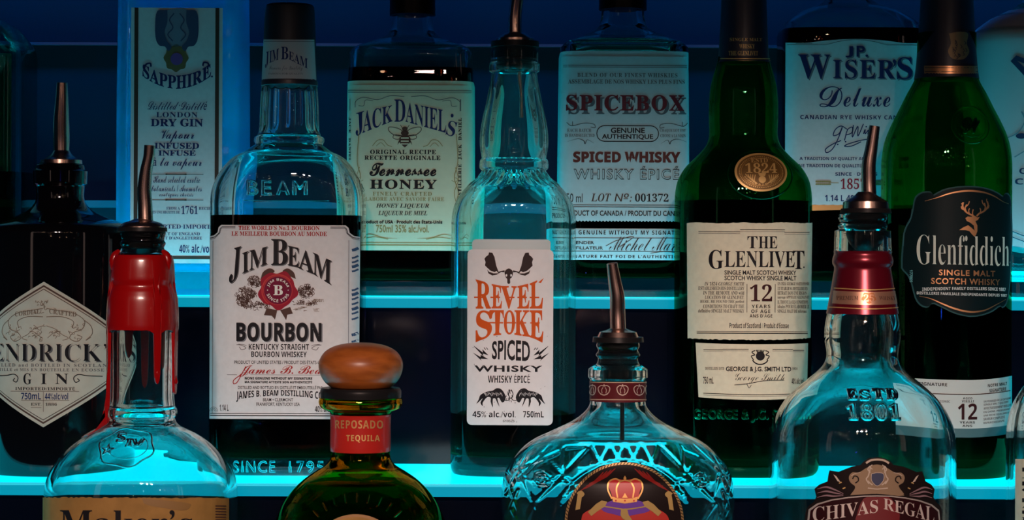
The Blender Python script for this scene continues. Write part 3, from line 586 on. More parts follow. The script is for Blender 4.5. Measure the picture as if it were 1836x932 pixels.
L.text('DISTILLED and BOTTLED IN SCOTLAND', -4, 218, 651.5, 657.5, 'serif', GREY, 5, sp=1.3); L.text('DISTILLE et MIS EN BOUTEILLE EN ECOSSE', 8, 206, 660, 665.5, 'serif', GREY, 5, sp=1.2)
L.text('G', 71, 86, 669, 689, 'serif', BLACK, 5); L.text('I', 103, 113, 669.5, 688.5, 'serif', BLACK, 5); L.text('N', 128, 150, 669.5, 688.5, 'serif', BLACK, 5)
for sx in (1, -1):
    q = lambda x: 110 + sx * (x - 110); L.stroke([(q(16), 674), (q(40), 673), (q(54), 671), (q(61), 677), (q(58), 685), (q(52), 682), (q(55), 678)], 1.6, BLACK, 5)
L.text('IMPORTED/IMPORTÉ', 56, 161, 692.5, 699.5, 'serif', BLACK, 5, sp=1.1); L.rect(47, 168, 701, 701.8, BROWN, 5); L.rect(67, 152, 717, 717.8, BROWN, 5); L.rect(107, 107.8, 702, 738, BROWN, 5)
L.text('750mL', 67, 103, 704, 716, 'sb', NAVY, 5); L.text('44%alc/vol', 110, 150, 704, 716, 'sb', NAVY, 5); L.text('EST.', 85, 104, 722, 727, 'serif', BLACK, 5); L.text('1886', 111, 131, 722, 727, 'serif', BLACK, 5); L.rect(85, 104, 730, 730.7, BROWN, 5)
L.done('label')

# --- bourbon bottle with the big white label
flute = lambda t, x, p: -2.6 * win(p, 152, 238, 10) * (.5 + .5 * math.cos(14 * t)) ** .6
b = Bottle('bourbon_bottle', 'large clear bourbon bottle with a big white label and a red wax seal print', 'bottle', G2, 517, D2, Z2,
           [(140, 47), (152, 50, 'c'), (165, 51), (200, 53), (236, 54.5), (243, 57, 'c'), (247, 62), (254, 62.5), (259, 60, 'c'), (270, 76), (283, 98), (300, 114), (318, 125), (335, 132), (352, 135.5), (375, 136.5), (600, 136.5), (832, 136.5), (850, 133), (857, 126)],
           n=[(255, 2), (300, 3), (360, 4.2)], depth=[(255, 1), (360, .72)])
b.body(CLEAR, wall=.0042, base=.011, seg=168, disp=flute); b.liquid(WHISKY, 387)
emboss(b, 'embossed_lettering', CLEAR, [('B', 454, 472, 324, 349, 'sans'), ('E', 480, 497, 324, 349, 'sans'), ('A', 507, 528, 324, 349, 'sans'), ('M', 536, 560, 324, 349, 'sans'), ('/', [(446, 359.5), (600, 359.5)], 3)], .0013)
emboss(b, 'embossed_lettering', CLEAR, [('SINCE', 430, 505, 826, 846, 'sans', dict(sp=1.2)), ('1795', 530, 592, 826, 846, 'sans', dict(sp=1.2))], .0007)
cap = b.lathe('cap', [(8, 0), (9, 40), (14, 43.5), (70, 46.5), (140, 48.5, 'c'), (150, 49.5, 'c'), (151, 47)], mat('cap_dimmed', (.012, .014, .022), .45))  # cap colour darkened to stand in for the dark fade above
b.lathe('cap_skirt', [(143, 49), (147, 50.3), (154, 50.8, 'c'), (155, 47)], mat('cap_dark_rim', (.02, .025, .04), .4), cap, cap=False)
def capsurf(x, y, o):
    df = b.d; r = (46.5 + 2.6 * (y - 70) / 80) * b.d / F; X = (x - b.cx) * (b.d - r) / F; X = max(-r * .99, min(r * .99, X)); yy = math.sqrt(r * r - X * X)
    return Vector(((x - b.cx) * (b.d - yy) / F, -yy - o, b.z(y, b.d - yy)))
L = Label(b, 5, 0, off=.0004, surf=capsurf); I = NAVY; L.poly([(471.5, 71), (562.5, 71), (566, 145), (550, 142.5), (530, 145.5), (505, 144), (490, 146.5), (468, 143)], mat('cap_paper', (.50, .48, .48), .5), 0)
L.quad('J', (476, 94), (484, 92), (483, 116), (476, 124), 'serif', I); L.quad('IM', (485, 92), (503, 87), (502, 107), (485, 113), 'serif', I); L.text('B', 507, 520, 84, 106.5, 'serif', I); L.quad('EAM', (521, 91), (553, 105), (553, 123), (521, 106), 'serif', I)
L.text('Famous for Quality', 484, 545, 118, 128, 'script', SHADE); L.text('FAMOUS FOR QUALITY', 483, 546, 130.5, 134.5, 'serif', SHADE); L.stroke([(470, 144.5), (490, 147.5), (505, 145), (530, 146.5), (550, 143.5), (566, 146)], 1.4, SHADE, smooth=True); L.rect(473, 563, 74, 75, SHADE); L.done('cap_label', cap)
L = Label(b, 6, 0, off=.0003)
top = [(383, 424), (392, 422.5), (399, 417), (401, 408), (406, 403.5)]; L.poly(top + [(1034 - x, y) for x, y in top[::-1]] + [(650, 751), (384, 751)], PINKW, 0)
for i, wd in ((3.2, 1.3), (5.6, .8)):
    P = [(384, 424 + i), (394, 422 + i), (400 + i * .7, 418), (402 + i * .7, 410), (408, 403.5 + i), (432, 403.5 + i)]; L.stroke(P, wd, BLACK, smooth=False); L.stroke([(1034 - x, y) for x, y in P], wd, BLACK, smooth=False)
for y, h in ((740.5, 1.2), (744.2, 1.8)): L.rect(386, 634, y, y + h, BLACK)
L.rect(390, 390.8, 432, 741, BLACK); L.rect(633, 634, 430, 741, SHADE)
L.text('THE WORLD’S No.1 BOURBON', 437.5, 583, 404.5, 412.5, 'serif', RED, bold=.04); L.text('LE MEILLEUR BOURBON AU MONDE', 425, 596, 415, 423, 'serif', RED, bold=.04)
for o, m_, l in ((1.6, GREY, 1), (0, BLACK, 2)):
    Q = lambda c, *p: L.quad(c, *[(x + o, y + o) for x, y in p], font='serif', m=m_, layer=l)
    Q('J', (426, 446), (443, 441.5), (440, 497), (420, 511)); Q('I', (444.5, 454), (456, 450), (456, 486), (445, 491)); Q('M', (457.5, 449.5), (490, 442), (489.5, 473), (457, 485.5)); Q('B', (496.5, 428.5), (526, 429), (526, 475), (496.5, 475))
    Q('E', (526, 440), (547, 444.5), (546, 479), (526, 475)); Q('A', (545, 446), (572, 451), (573, 491), (545, 480)); Q('M', (571, 452), (604, 467), (603, 510), (571, 490))
# landscape and seal
def clump(cx, cy, rx, ry, n):
    for _ in range(n):
        a, r = random.uniform(0, 6.28), math.sqrt(random.random()); x, y = cx + rx * r * math.cos(a), cy + ry * r * math.sin(a); k = random.uniform(1.6, 3.4); a = random.uniform(0, 6)
        L.stroke([(x + k * math.cos(a), y + k * math.sin(a)), (x + k * math.cos(a + 1.2), y + k * math.sin(a + 1.2)), (x + k * math.cos(a + 2.6), y + k * math.sin(a + 2.6))], 1.0, BROWN, 1, k=2)
clump(468, 505, 12, 9, 90); clump(452, 528, 18, 12, 150); clump(445, 540, 10, 8, 60); clump(468, 548, 26, 6, 90); clump(560, 522, 13, 12, 120); clump(556, 543, 24, 4, 40)
for i in range(34):
    x, y = random.uniform(535, 580), random.uniform(543, 558); L.stroke([(x, y), (x + random.uniform(3, 9), y + random.uniform(-1, 1))], .7, TAUPE, 1)
for i in range(10): x = random.uniform(570, 586); L.stroke([(x, 541), (x + 4, 536), (x + 5, 541)], .7, TAUPE, 1)
for P in ([(489, 552), (508, 556), (504, 573), (498, 566), (484, 565)], [(513, 556), (531, 550), (536, 562), (526, 564), (524, 574)]): L.poly(P, BROWN, 2)
for P in ([(478, 500), (482, 488), (494, 481), (503, 486), (496, 492), (488, 496)], [(541, 500), (537, 488), (526, 481), (517, 486), (524, 492), (532, 496)]): L.spoly(P, BROWN, 2)
SEAL = mat('seal_red_ink', (.33, .012, .03), .35); L.ell(508.5, 520, 34, 33, SEAL, 3, 60, wob=lambda t: 2.6 * math.sin(5 * t + .6) + 1.2 * math.sin(9 * t)); L.ring(509, 521, 28.5, 28.5, 2.2, mat('seal_light_ink', (.55, .05, .05), .35), 4, 2.2, 5.6); L.ell(509, 520.5, 25, 25, mat('seal_dark_ink', (.17, .006, .035), .35), 4); L.ring(509, 520.5, 25.5, 25.5, 1.2, mat('seal_light_ink'), 5)
L.text('B', 501, 518, 511, 529, 'serif', WHITEI, 6, bold=.03); L.arc('JIM BEAM', 509, 520.5, 16, 16, 5.5, 200, 340, 'sb', WHITEI, 6); L.arc('SINCE 1795', 509, 520.5, 16, 16, 5.5, 160, 20, 'sb', WHITEI, 6, inside=True)
for x in (490.5, 527.5): L.ell(x, 520, 1, 1, WHITEI, 6, 8)
L.text('BOURBON', 436, 589, 579.5, 613.5, 'sb', SHADE, 1, bold=.02); L.text('BOURBON', 434.5, 587, 578, 612, 'sb', BLACK, 2, bold=.02, sp=1.05)
L.text('KENTUCKY STRAIGHT', 457, 565, 616.5, 627, 'sb', BLACK); L.text('BOURBON WHISKEY', 461.5, 561, 630, 640, 'sb', BLACK)
for sx in (1, -1):
    q = lambda x: 511 + sx * (x - 511); L.stroke([(q(435), 618), (q(444), 619), (q(452), 624), (q(444), 627), (q(440), 622)], 1.1, GREY); L.stroke([(q(438), 617), (q(448), 618), (q(453), 620)], .9, GREY)
L.text('PRODUCT OF UNITED STATES / PRODUIT DES ÉTATS-UNIS', 431, 594, 645, 652.5, 'sans', BLACK, bold=.012)
L.text('James B. Beam', 440, 604, 655, 676, 'script', RED, 2, sh=.15); L.stroke([(452, 657), (446, 668), (436, 686), (430, 688), (430, 682), (446, 670)], 1.5, RED, 2); L.rect(418, 436, 671.7, 672.5, GREY); L.rect(460, 600, 671.7, 672.3, GREY)
L.text('NONE GENUINE WITHOUT MY SIGNATURE', 450, 571, 675.8, 680.6, 'sb', BLACK, bold=.03); L.text('MA SIGNATURE ATTESTE SON AUTHENTICITÉ', 450, 571, 682, 687, 'sb', BLACK, bold=.03); L.text('DISTILLED AND BOTTLED BY/ DISTILLÉ ET EMBOUTEILLÉ PAR', 438, 590, 690.5, 697.5, 'sans', BLACK, bold=.01)
L.text('JAMES B. BEAM DISTILLING CO.', 435, 592, 700, 713, 'sb', BLACK, top=lambda u: 3 * u * u - 1, bot=lambda u: 9 * u * u - 1, bold=.005); L.text('BEAM • CLERMONT', 483, 537, 713.5, 719.5, 'sans', BLACK, bold=.012); L.text('FRANKFORT, KENTUCKY USA', 471, 549, 721.5, 728.5, 'sans', BLACK, bold=.012)
L.text('1.14 L', 404.5, 421, 725.5, 737, 'sb', BLACK); L.text('40% alc./vol.', 576, 618, 727, 738, 'sb', BLACK)
for r in (3, 5.5, 8): L.ring(393, 738, r, r, .8, SHADE, 1, PI, 2 * PI, 12)
for i, y in enumerate((448, 462, 470, 478, 486, 520, 528, 536, 545, 554, 562, 572, 600, 612)): L.stroke([(638.5, y), (643, y - 1), (648.5, y - 4)], 3.2 if i % 3 else 5, mat('side_print', (.05, .10, .20), .5), 1, smooth=False)
L.done('label')

# --- clear spiced whisky bottle
gath = lambda t, x, p: 1.9 * win(p, 306, 336, 7) * math.cos(26 * t) + (1.2 * math.cos(8 * t) * win(p, 140, 286, 30))
b = Bottle('spiced_whisky_bottle', 'clear spiced whisky bottle with a rounded white antler label and orange lettering', 'bottle', G2, 920, D2, Z2,
           [(86, 40), (92, 42.5, 'c'), (112, 42.5, 'c'), (115, 45), (128, 45, 'c'), (131, 40.5, 'c'), (150, 43), (180, 48), (210, 55), (238, 59.5), (262, 60), (284, 57.5, 'c'), (288, 61), (301, 61.5), (306, 57, 'c'), (318, 64), (330, 79), (341, 90), (360, 103), (382, 110), (405, 111.5), (600, 111.5), (828, 111.5), (842, 109), (851, 101)],
           n=[(300, 2), (400, 2.9)], depth=[(300, 1), (400, .85)])
b.body(frosted('mint_glass', (.90, .985, .97), (.8, .9, .85), .022), wall=.0038, base=.012, seg=208, disp=gath); b.liquid(WHISKY, 738)
pourer(b, 921, [(58, 12), (62, 22), (70, 34, 'c'), (76, 34, 'c'), (76, 20)], [(921, 62, 13, 0), (921, 30, 12, 0), (926, -10, 11, -6), (934, -50, 9, -16)], [(74, 10), (75, 43, 'c'), (85, 43, 'c'), (86, 33, 'c'), (104, 34), (106, 31), (110, 35), (114, 31), (118, 34), (124, 28), (130, 8)], dip=(929, 124, 212, 4.2))
L = Label(b, 6, 0, off=.0003); L.rrect(846, 986, 429, 452, 7, FROST, 0); L.rrect(838, 991, 447, 762, 9, mat('white_sticker', (.76, .73, .73), .5, noise=.04, nscale=200), 1); K = BLACK; DK = mat('dark_brown_ink', (.035, .02, .02), .5)
for sx in (1, -1):
    q = lambda x: 911.5 + sx * (x - 911.5)
    L.poly([(q(x), y) for x, y in [(904, 484.5), (893, 487), (889, 476), (886, 461), (882, 453), (876, 452.5), (875, 457), (871, 460), (868, 464), (870, 470), (869, 476), (875, 482), (880, 486), (886, 487.5), (890, 486), (893, 490), (884, 490), (876, 487), (873, 483), (875, 490), (882, 494), (890, 492.5), (898, 487.5), (904, 488)]], DK, 2)
L.spoly([(911.5, 481), (917, 484), (919, 489), (917, 497), (914, 500), (914, 507), (911.5, 509), (909, 507), (908.5, 500), (906, 497), (904, 489), (906, 484)], DK, 2)
for x in (907.3, 915.7): L.ell(x, 493.5, 1.6, 2.4, mat('white_sticker'), 3, 10)
q4 = lambda c, x0, x1, a, b_, c_, d_: L.quad(c, (x0, a), (x1, b_), (x1 + (1 if c in 'LE' else 0), d_), (x0, c_), 'serif', ORANGE, 2, bold=.01)
q4('R', 853, 880, 501, 508, 553.5, 553.5); q4('E', 881, 899, 509, 512.5, 553, 553); q4('V', 897, 926, 512.5, 513, 553, 554); q4('E', 927, 948, 513, 508, 553, 553); q4('L', 949, 972, 508, 498, 553, 553)
q4('S', 853, 882, 557, 556, 613.5, 603); q4('T', 880, 903, 556, 556, 602, 600); q4('O', 903, 923, 556, 556, 599.5, 599.5); q4('K', 922, 950, 556, 556, 600, 604); q4('E', 949, 973, 556, 556, 604, 613)
L.poly([(853, 603), (853, 614), (866, 608)], ORANGE, 2); L.poly([(973, 600), (972, 614), (962, 609)], ORANGE, 2); L.poly([(852, 500), (864, 507), (856, 509)], ORANGE, 2); L.poly([(964, 506), (974, 498), (969, 507)], ORANGE, 2)
for y, xs in ((533, (858, 887, 913, 935, 957)), (578.5, (876, 893, 916, 934, 958))):
    for x in xs: L.rect(x - 8, x + 9, y - 1.2, y + 1.2, ORANGE, 3)
L.text('SPICED', 882, 950, 609, 648, 'sans', K, 2, bold=.025, sp=1.05, top=lambda u: 3 * u * u, bot=lambda u: -2 + 2 * u); L.text('WHISKY', 851, 972, 655, 666.5, 'sans', K, 2, bold=.03, sp=1.1); L.text('WHISKY ÉPICÉ', 875, 950, 670.5, 686, 'sb', K, 2)
for sx in (1, -1):
    q = lambda x: 916 + sx * (x - 916); L.poly([(q(x), y) for x, y in [(850, 620), (866, 632), (865, 626), (876, 637), (866, 634), (867, 639), (850, 621)]], K, 2); L.poly([(q(x), y) for x, y in [(848, 632), (862, 640), (862, 636), (876, 644), (862, 643), (864, 647)]], K, 2)
    for a in (868, 872): L.stroke([(q(a), 623), (q(a + 3), 627)], 1.2, K, 2)
    # two elk butting heads
    L.spoly([(q(x), y) for x, y in [(859, 716), (862, 708), (874, 702), (884, 700), (890, 696), (898, 697), (904, 704), (907, 712), (904, 720), (900, 721), (895, 713), (892, 714), (896, 729), (892, 722), (888, 714), (884, 715), (884, 730), (880, 720), (880, 713), (874, 712), (866, 722), (866, 728), (862, 722), (866, 714), (855, 724)]], K, 2, 3)
    for i in range(14): x = 868 + i * 2.4; L.stroke([(q(x), 703 + (i % 3)), (q(x + 1.6), 707 + (i * 7) % 4)], .7, mat('white_sticker'), 3)
    L.stroke([(q(902), 714), (q(908), 718), (q(914), 715), (q(912), 706), (q(915), 699)], 1.4, K, 2)
for i in range(16): x, y = random.uniform(908, 919), random.uniform(695, 718); L.stroke([(x, y), (x + random.uniform(-3, 3), y + 4)], 1.1, K, 2)
L.text('45% alc./vol.', 848, 925, 736.5, 748, 'sb', K, 2); L.text('750mL', 938, 975, 736.5, 748, 'sb', K, 2); L.text('610525', 902, 923, 752.5, 756.5, 'sb', GREY, 2)
for _ in range(26): x, y = random.uniform(842, 988), random.uniform(600, 758); L.ell(x, y, random.uniform(.5, 1.3), random.uniform(.5, 1.1), SHADE, 2, 7)
L.ell(853, 645, 8, 9, mat('label_scuff', (.56, .50, .47), .6), 1, 16); L.done('label')

# --- twelve year old single malt, green bottle with gold medal
b = Bottle('single_malt_bottle', 'green single malt bottle with a gold 1824 medal on its shoulder and cream labels', 'bottle', G2, 1331, D2, Z2,
           [(98, 44.5, 'c'), (118, 49), (150, 58), (180, 61.5), (215, 61.8), (240, 61), (252, 63), (263, 68), (280, 83), (300, 103), (322, 116), (345, 121), (370, 122), (600, 122), (826, 122), (839, 119), (846, 110)], n=[(250, 2), (330, 2.3)], depth=.92)
b.body(DKGREEN, wall=.0036, base=.012, seg=128); b.liquid(WHISKY, 361)
cap = b.lathe('capsule', [(-30, 0), (-30, 40, 'c'), (20, 41), (104, 45.4), (113, 47.6, 'c'), (113, 44)], DKFOIL, cap=True)
def capsurf(x, y, o):
    r = (41 + 4.6 * max(0, min(1.6, (y - 20) / 88)) + .3) * b.d / F; X = max(-r * .99, min(r * .99, (x - b.cx) * (b.d - r) / F)); yy = math.sqrt(r * r - X * X)
    return Vector(((x - b.cx) * (b.d - yy) / F, -yy - o, b.z(y, b.d - yy)))
L = Label(b, 5, 0, off=.0004, surf=capsurf); L.rect(1287, 1377, 104.5, 106, GOLDF); L.rect(1286, 1378, 108, 109, GOLDF); L.text('SINGLE MALT', 1302, 1360, 68, 74, 'serif', GOLDF); L.text('WHISKY', 1318, 1346, 79, 87, 'serif', GOLDF); L.text('THE GLENLIVET', 1300, 1352, 91.5, 99.5, 'serif', GOLDF); L.done('capsule_print', cap)
L = Label(b, 6, 6, off=.0012); L.ell(1351, 310, 47, 33.5, GOLDF, 0, 56); L.ell(1351, 310, 43, 30, DKGOLD, 1, 56)
for i in range(64):
    t = 2 * PI * i / 64; L.ell(1351 + 38.5 * math.cos(t), 310 + 26.5 * math.sin(t), 1, .9, GOLDF, 2, 7)
L.ell(1351, 310, 36, 24.2, mat('mid_gold', (.42, .24, .07), .4, .7), 2, 48); L.ell(1351, 310, 35, 23.4, DKGOLD, 3, 48); L.text('ESTD', 1334, 1364, 286.5, 294, 'serif', GOLDF, 4); L.text('1824', 1323, 1379, 295, 312, 'serif', GOLDF, 4, res=4)
L.ell(1352, 323, 6.5, 6, GOLDF, 4, 20); L.poly([(1345, 312), (1359, 312), (1357, 317), (1347, 317)], GOLDF, 4)
for sx in (1, -1):
    for k in range(5): q = lambda x: 1352 + sx * (x - 1352); L.stroke([(q(1361 + k * 1.5), 330 - k * .8), (q(1366 + k * 2.6), 325 - k * 1.5), (q(1364 + k * 4.4), 315 - k * .3)], 1.5, GOLDF, 4)
L.arc('GEORGE & J.G. SMITH', 1351, 310, 30, 19.5, 4, 160, 20, 'sb', GOLDF, 4, inside=True); L.done('gold_medal')
emboss(b, 'seal_ring', DKGREEN, [('/', [(1351 + 58 * math.cos(t), 313 + 43 * math.sin(t)) for t in [2 * PI * i / 40 for i in range(41)]], 5)], .0012)
emboss(b, 'embossed_lettering', DKGREEN, [('GEORGE & J.G. SMITH', 1236, 1426, 734, 756, 'sans', dict(sp=1.15))], .0013)
rg = lambda x0, x1, y, a, n: [(x0 + (x1 - x0) * i / n, y(x0 + (x1 - x0) * i / n) + random.uniform(-a, a)) for i in range(n + 1)]
L = Label(b, 6, 0, off=.0003); L.poly(rg(1223.5, 1451, lambda x: 400 - .6 * math.sin((x - 1223) / 12) - .006 * (x - 1223), .5, 50) + rg(1447, 1225.5, lambda x: 606 + 3.2 * (1 - ((x - 1336) / 112) ** 2) - .006 * (x - 1336), .9, 60), CREAM, 0)
for x0, x1, y in ((1242, 1313, 415.5), (1313, 1394, 411.5), (1393, 1443, 416)): L.rect(x0, x1, y - .4, y + .5, BLACK); L.rect(x0, x1, y + 3, y + 3.6, GREY)
L.text('T', 1326, 1344, 423.5, 445, 'serif', BLACK); L.text('HE', 1346, 1380, 423.5, 445, 'serif', BLACK); L.text('G', 1259, 1284, 448, 482.5, 'serif', BLACK, res=5); L.text('LENLIVE', 1286, 1413, 450, 479.5, 'serif', BLACK, res=5); L.text('T', 1409, 1432, 449, 482, 'serif', BLACK); L.ell(1431, 478.5, 1.3, 1.6, BLACK)
L.text('SINGLE MALT SCOTCH WHISKY', 1286, 1416, 484.5, 492.5, 'sans', BLACK, bold=.022); L.text('SCOTCH WHISKY SINGLE MALT', 1286, 1416, 494, 502.5, 'sans', BLACK, bold=.022)
A = ['IN 1824 GEORGE SMITH', 'ESTABLISHED HIS DISTILLERY', 'IN THE REMOTE AND wild', 'LOCATION OF GLENLIVET.', 'HERE, HE FOUND THE perfect', 'CONDITIONS TO CRAFT THE', 'definitive SINGLE MALT WHISKY']; xs = (1252, 1242, 1250, 1253, 1245, 1250, 1242)
for i, r in enumerate(A): L.text(r, xs[i], 1320.5, 505.5 + i * 8.1, 512 + i * 8.1, 'si' if i in (0,) else 'serif', BLACK, sh=.05)
A = ['EN 1824, GEORGE SMITH FONDE', 'ET ETABLIR SA DISTILLERIE EN', 'RETRAIT DANS UNE REGION', 'sauvage APPELEE GLENLIVET', 'IL TROUVE LA LES CONDITIONS', 'idéales POUR ELABORER LE', 'SINGLE MALT DE référence']; xe = (1443, 1439, 1437, 1443, 1440, 1443, 1437)
for i, r in enumerate(A): L.text(r, 1381, xe[i], 505.5 + i * 8.1, 511.7 + i * 8.1, 'serif', BLACK)
L.rect(1325, 1326, 509, 560, BLACK); L.rect(1376, 1377, 509, 560, BLACK); L.text('12', 1331, 1371, 509.5, 540, 'serif', mat('oxblood_ink', (.045, .010, .012), .5), res=5)
L.text('YEARS', 1334, 1367.5, 546, 552, 'sb', BLACK, sp=1.25); L.text('OF AGE', 1333.5, 1367.5, 554.5, 561, 'sb', BLACK, sp=1.2); L.text('ANS D’ÂGE', 1330.5, 1371.5, 562, 569, 'sb', BLACK, sp=1.05); L.text('Product of Scotland / Produit d’Écosse', 1295, 1402, 577, 588, 'sb', BLACK)
L.rect(1240, 1440, 594, 594.8, BLACK); L.rect(1240, 1440, 596.5, 598, BLACK); L.done('label')
L = Label(b, 6, 0, off=.0003); bw = lambda x: 5 * (1 - ((x - 1339) / 101) ** 2); L.poly([(x, 614.5 + bw(x) * .5) for x in range(1238, 1442, 7)] + [(x, 711.5 + bw(x)) for x in range(1439, 1237, -7)], CREAM, 0)
for x0, x1, y in ((1251, 1284, 626.5), (1284, 1329, 625.5), (1372, 1410, 625.5), (1410, 1432, 627)): L.rect(x0, x1, y, y + 1.2, BLACK); L.rect(x0, x1, y + 3, y + 3.6, GREY)
L.ell(1350, 638, 8, 8, BLACK); L.poly([(1342, 627), (1358, 627), (1356, 632), (1344, 632)], BLACK); L.ring(1350, 640, 15, 13, 2.2, BLACK, 1, .4, 2.74, 20)
for sx in (1, -1): q = lambda x: 1350 + sx * (x - 1350); L.stroke([(q(1338), 645), (q(1334), 638), (q(1340), 636), (q(1335), 631), (q(1341), 628)], 1.8, BLACK)
L.text('GEORGE & J.G. SMITH LTD', 1289, 1407, 657, 668, 'sans', BLACK, bold=.025); L.text('DISTILLERY ESTD', 1254, 1286, 658, 663, 'serif', BLACK); L.text('1824', 1409, 1419, 658, 662, 'serif', BLACK)
L.text('George Smith', 1303, 1392, 669, 688, 'script', BLACK, sh=.2, bold=-.012); L.stroke([(1304, 690), (1325, 688), (1360, 682), (1394, 681)], 1.2, BLACK); L.stroke([(1326, 688), (1330, 695), (1334, 690)], 1.1, BLACK)
L.text('750 mL', 1250.5, 1268, 675.5, 688, 'sb', BLACK); L.text('40% alc./vol.', 1408, 1433, 677, 688, 'sb', BLACK); L.stroke([(1251, 705), (1340, 707.5), (1425, 705)], 1.2, BLACK); L.stroke([(1251, 708), (1340, 710.5), (1425, 708)], .7, GREY); L.done('lower_label')

# --- second twelve year old single malt, dark green with a stag
b = Bottle('single_malt_bottle', 'dark green single malt bottle with a black shield label bearing a copper stag', 'bottle', G2, 1695, D2, Z2,
           [(60, 52), (128, 53), (136, 54), (150, 60), (170, 71), (195, 83), (218, 94.5), (240, 104), (260, 110), (285, 113.5), (310, 114), (600, 114), (828, 114), (842, 111), (850, 104)], n=[(150, 2), (300, 2.3)], depth=.94)
b.body(GREENG, wall=.0036, base=.012, seg=128); b.liquid(WHISKY, 376)
cap = b.lathe('capsule', [(-40, 0), (-40, 46, 'c'), (10, 47), (118, 54.2), (142, 57.5, 'c'), (142, 54)], DKFOIL, cap=True)
def capsurf(x, y, o):
    r = (47 + 7.2 * max(0, (y - 10) / 108) + .3) * b.d / F; X = max(-r * .99, min(r * .99, (x - b.cx) * (b.d - r) / F)); yy = math.sqrt(r * r - X * X)
    return Vector(((x - b.cx) * (b.d - yy) / F, -yy - o, b.z(y, b.d - yy)))
L = Label(b, 5, 0, off=.0004, surf=capsurf); L.rect(1648, 1745, 118, 132, COPPERI); L.rect(1649, 1745, 121, 122, DKFOIL); L.rect(1649, 1745, 128, 129, DKFOIL)
L.spoly([(1688, 60), (1706, 57), (1724, 60), (1721, 78), (1726, 92), (1718, 104), (1706, 107), (1692, 104), (1686, 92), (1691, 78)], mat('dim_gold_crest', (.25, .17, .09), .45, .5), 1)
for i in range(18): x, y = random.uniform(1692, 1720), random.uniform(64, 100); L.stroke([(x, y), (x + 3, y + 4), (x, y + 6)], 1.1, DKFOIL, 2)
L.done('capsule_print', cap)
emboss(b, 'embossed_seal', GREENG, [('/', [(1719 + 35 * math.cos(t), 224 + 33 * math.sin(t)) for t in [2 * PI * i / 40 for i in range(41)]], 3.5), ('/', [(1719 + 29 * math.cos(t), 224 + 27 * math.sin(t)) for t in [2 * PI * i / 40 for i in range(41)]], 1.6), ('W', 1703, 1735, 212, 238, 'script'), ('/', [(1704, 242), (1719, 246), (1734, 242)], 3)], .0017)
o = lambda P: [(1570 + x / 3.451, 320 + y / 3.451) for x, y in P]
L = Label(b, 6, 8, off=.0003)
OUT = [(166, 140), (174, 112), (190, 95), (210, 83), (235, 79), (258, 80), (268, 88), (275, 100), (300, 84), (330, 68), (370, 56), (420, 48), (475, 45), (530, 46), (585, 52), (640, 66), (685, 85), (722, 106), (735, 90), (750, 86), (765, 90), (782, 106), (790, 124), (796, 160), (800, 200), (806, 250), (814, 290), (820, 330), (812, 400), (800, 470), (794, 560), (785, 640), (778, 690), (768, 735), (755, 772), (738, 792), (720, 800), (708, 790), (690, 796), (655, 820), (620, 835), (580, 847), (540, 854), (500, 856), (460, 850), (420, 840), (380, 825), (340, 804), (300, 785), (282, 776), (266, 778), (252, 796), (238, 800), (215, 794), (200, 783), (186, 765), (175, 740), (165, 700), (152, 640), (135, 600), (115, 575), (104, 556), (104, 500), (108, 420), (114, 340), (128, 290), (150, 240), (160, 190)]
L.poly(o(OUT), mat('label_edge_teal', (.03, .09, .095), .4), 0); cxm, cym = 460, 450; L.poly(o([(cxm + (x - cxm) * .975, cym + (y - cym) * .978) for x, y in OUT]), TEAL, 1)
L.stroke(o([(228, 140), (300, 118), (360, 96), (420, 82), (480, 76), (540, 78), (600, 88), (660, 110), (720, 142), (765, 155)]), 3.2, COPPERI, 2, taper=True); L.stroke(o([(200, 728), (260, 742), (340, 778), (400, 802), (470, 820), (530, 824), (600, 812), (670, 780), (745, 745)]), 3.2, COPPERI, 2, taper=True)
L.stroke(o([(160, 190), (150, 260), (122, 320), (116, 420)]), 1, mat('label_line_teal', (.06, .16, .17), .4), 2); L.stroke(o([(780, 170), (786, 260), (804, 330), (792, 440), (780, 600), (764, 720)]), 1, mat('label_line_teal'), 2)
L.poly(o([(432, 318), (460, 300), (487, 288), (510, 305), (528, 322), (522, 290), (500, 272), (478, 262), (470, 244), (484, 234), (505, 236), (528, 230), (545, 240), (560, 236), (548, 256), (532, 262), (545, 290), (545, 325), (536, 350), (525, 358), (512, 345), (495, 325), (470, 318)]), COPPERI, 2)
for P, wd in (([(524, 234), (506, 224), (482, 212), (462, 192), (452, 168), (456, 146)], 3), ([(462, 192), (448, 186), (444, 172)], 2), ([(474, 204), (468, 180), (478, 160)], 2.2), ([(494, 218), (490, 196), (496, 184)], 1.8), ([(468, 178), (488, 158), (494, 140)], 1.8), ([(452, 168), (446, 152)], 1.6),
              ([(540, 232), (556, 216), (582, 204), (602, 188), (614, 164), (608, 140)], 3), ([(602, 188), (616, 180), (620, 164)], 2), ([(588, 200), (596, 176), (590, 150)], 2.2), ([(562, 214), (566, 194), (560, 182)], 1.8), ([(594, 170), (578, 150), (574, 132)], 1.8), ([(612, 158), (604, 134), (606, 124)], 1.6), ([(520, 234), (514, 214), (518, 190)], 1.6)): L.stroke(o(P), wd, COPPERI, 2, taper=False, k=3)
L.text('Glenfiddich', 1623.5, 1793, 422, 475.5, 'serif', mat('ivory_ink', (.72, .70, .58), .45), 2, res=5, bold=-.012, top=lambda u: 1.5 * u, bot=lambda u: 1.5 * u); L.ell(1795, 469.5, .9, .9, mat('ivory_ink'), 2, 8)
L.text('SINGLE MALT', 1660, 1762.5, 484, 494.5, 'sans', COPPERI, 2, bold=.02, sp=1.15, top=lambda u: u, bot=lambda u: u); L.text('SCOTCH WHISKY', 1647, 1772.5, 499, 510, 'sans', COPPERI, 2, bold=.02, sp=1.12, top=lambda u: u, bot=lambda u: u)
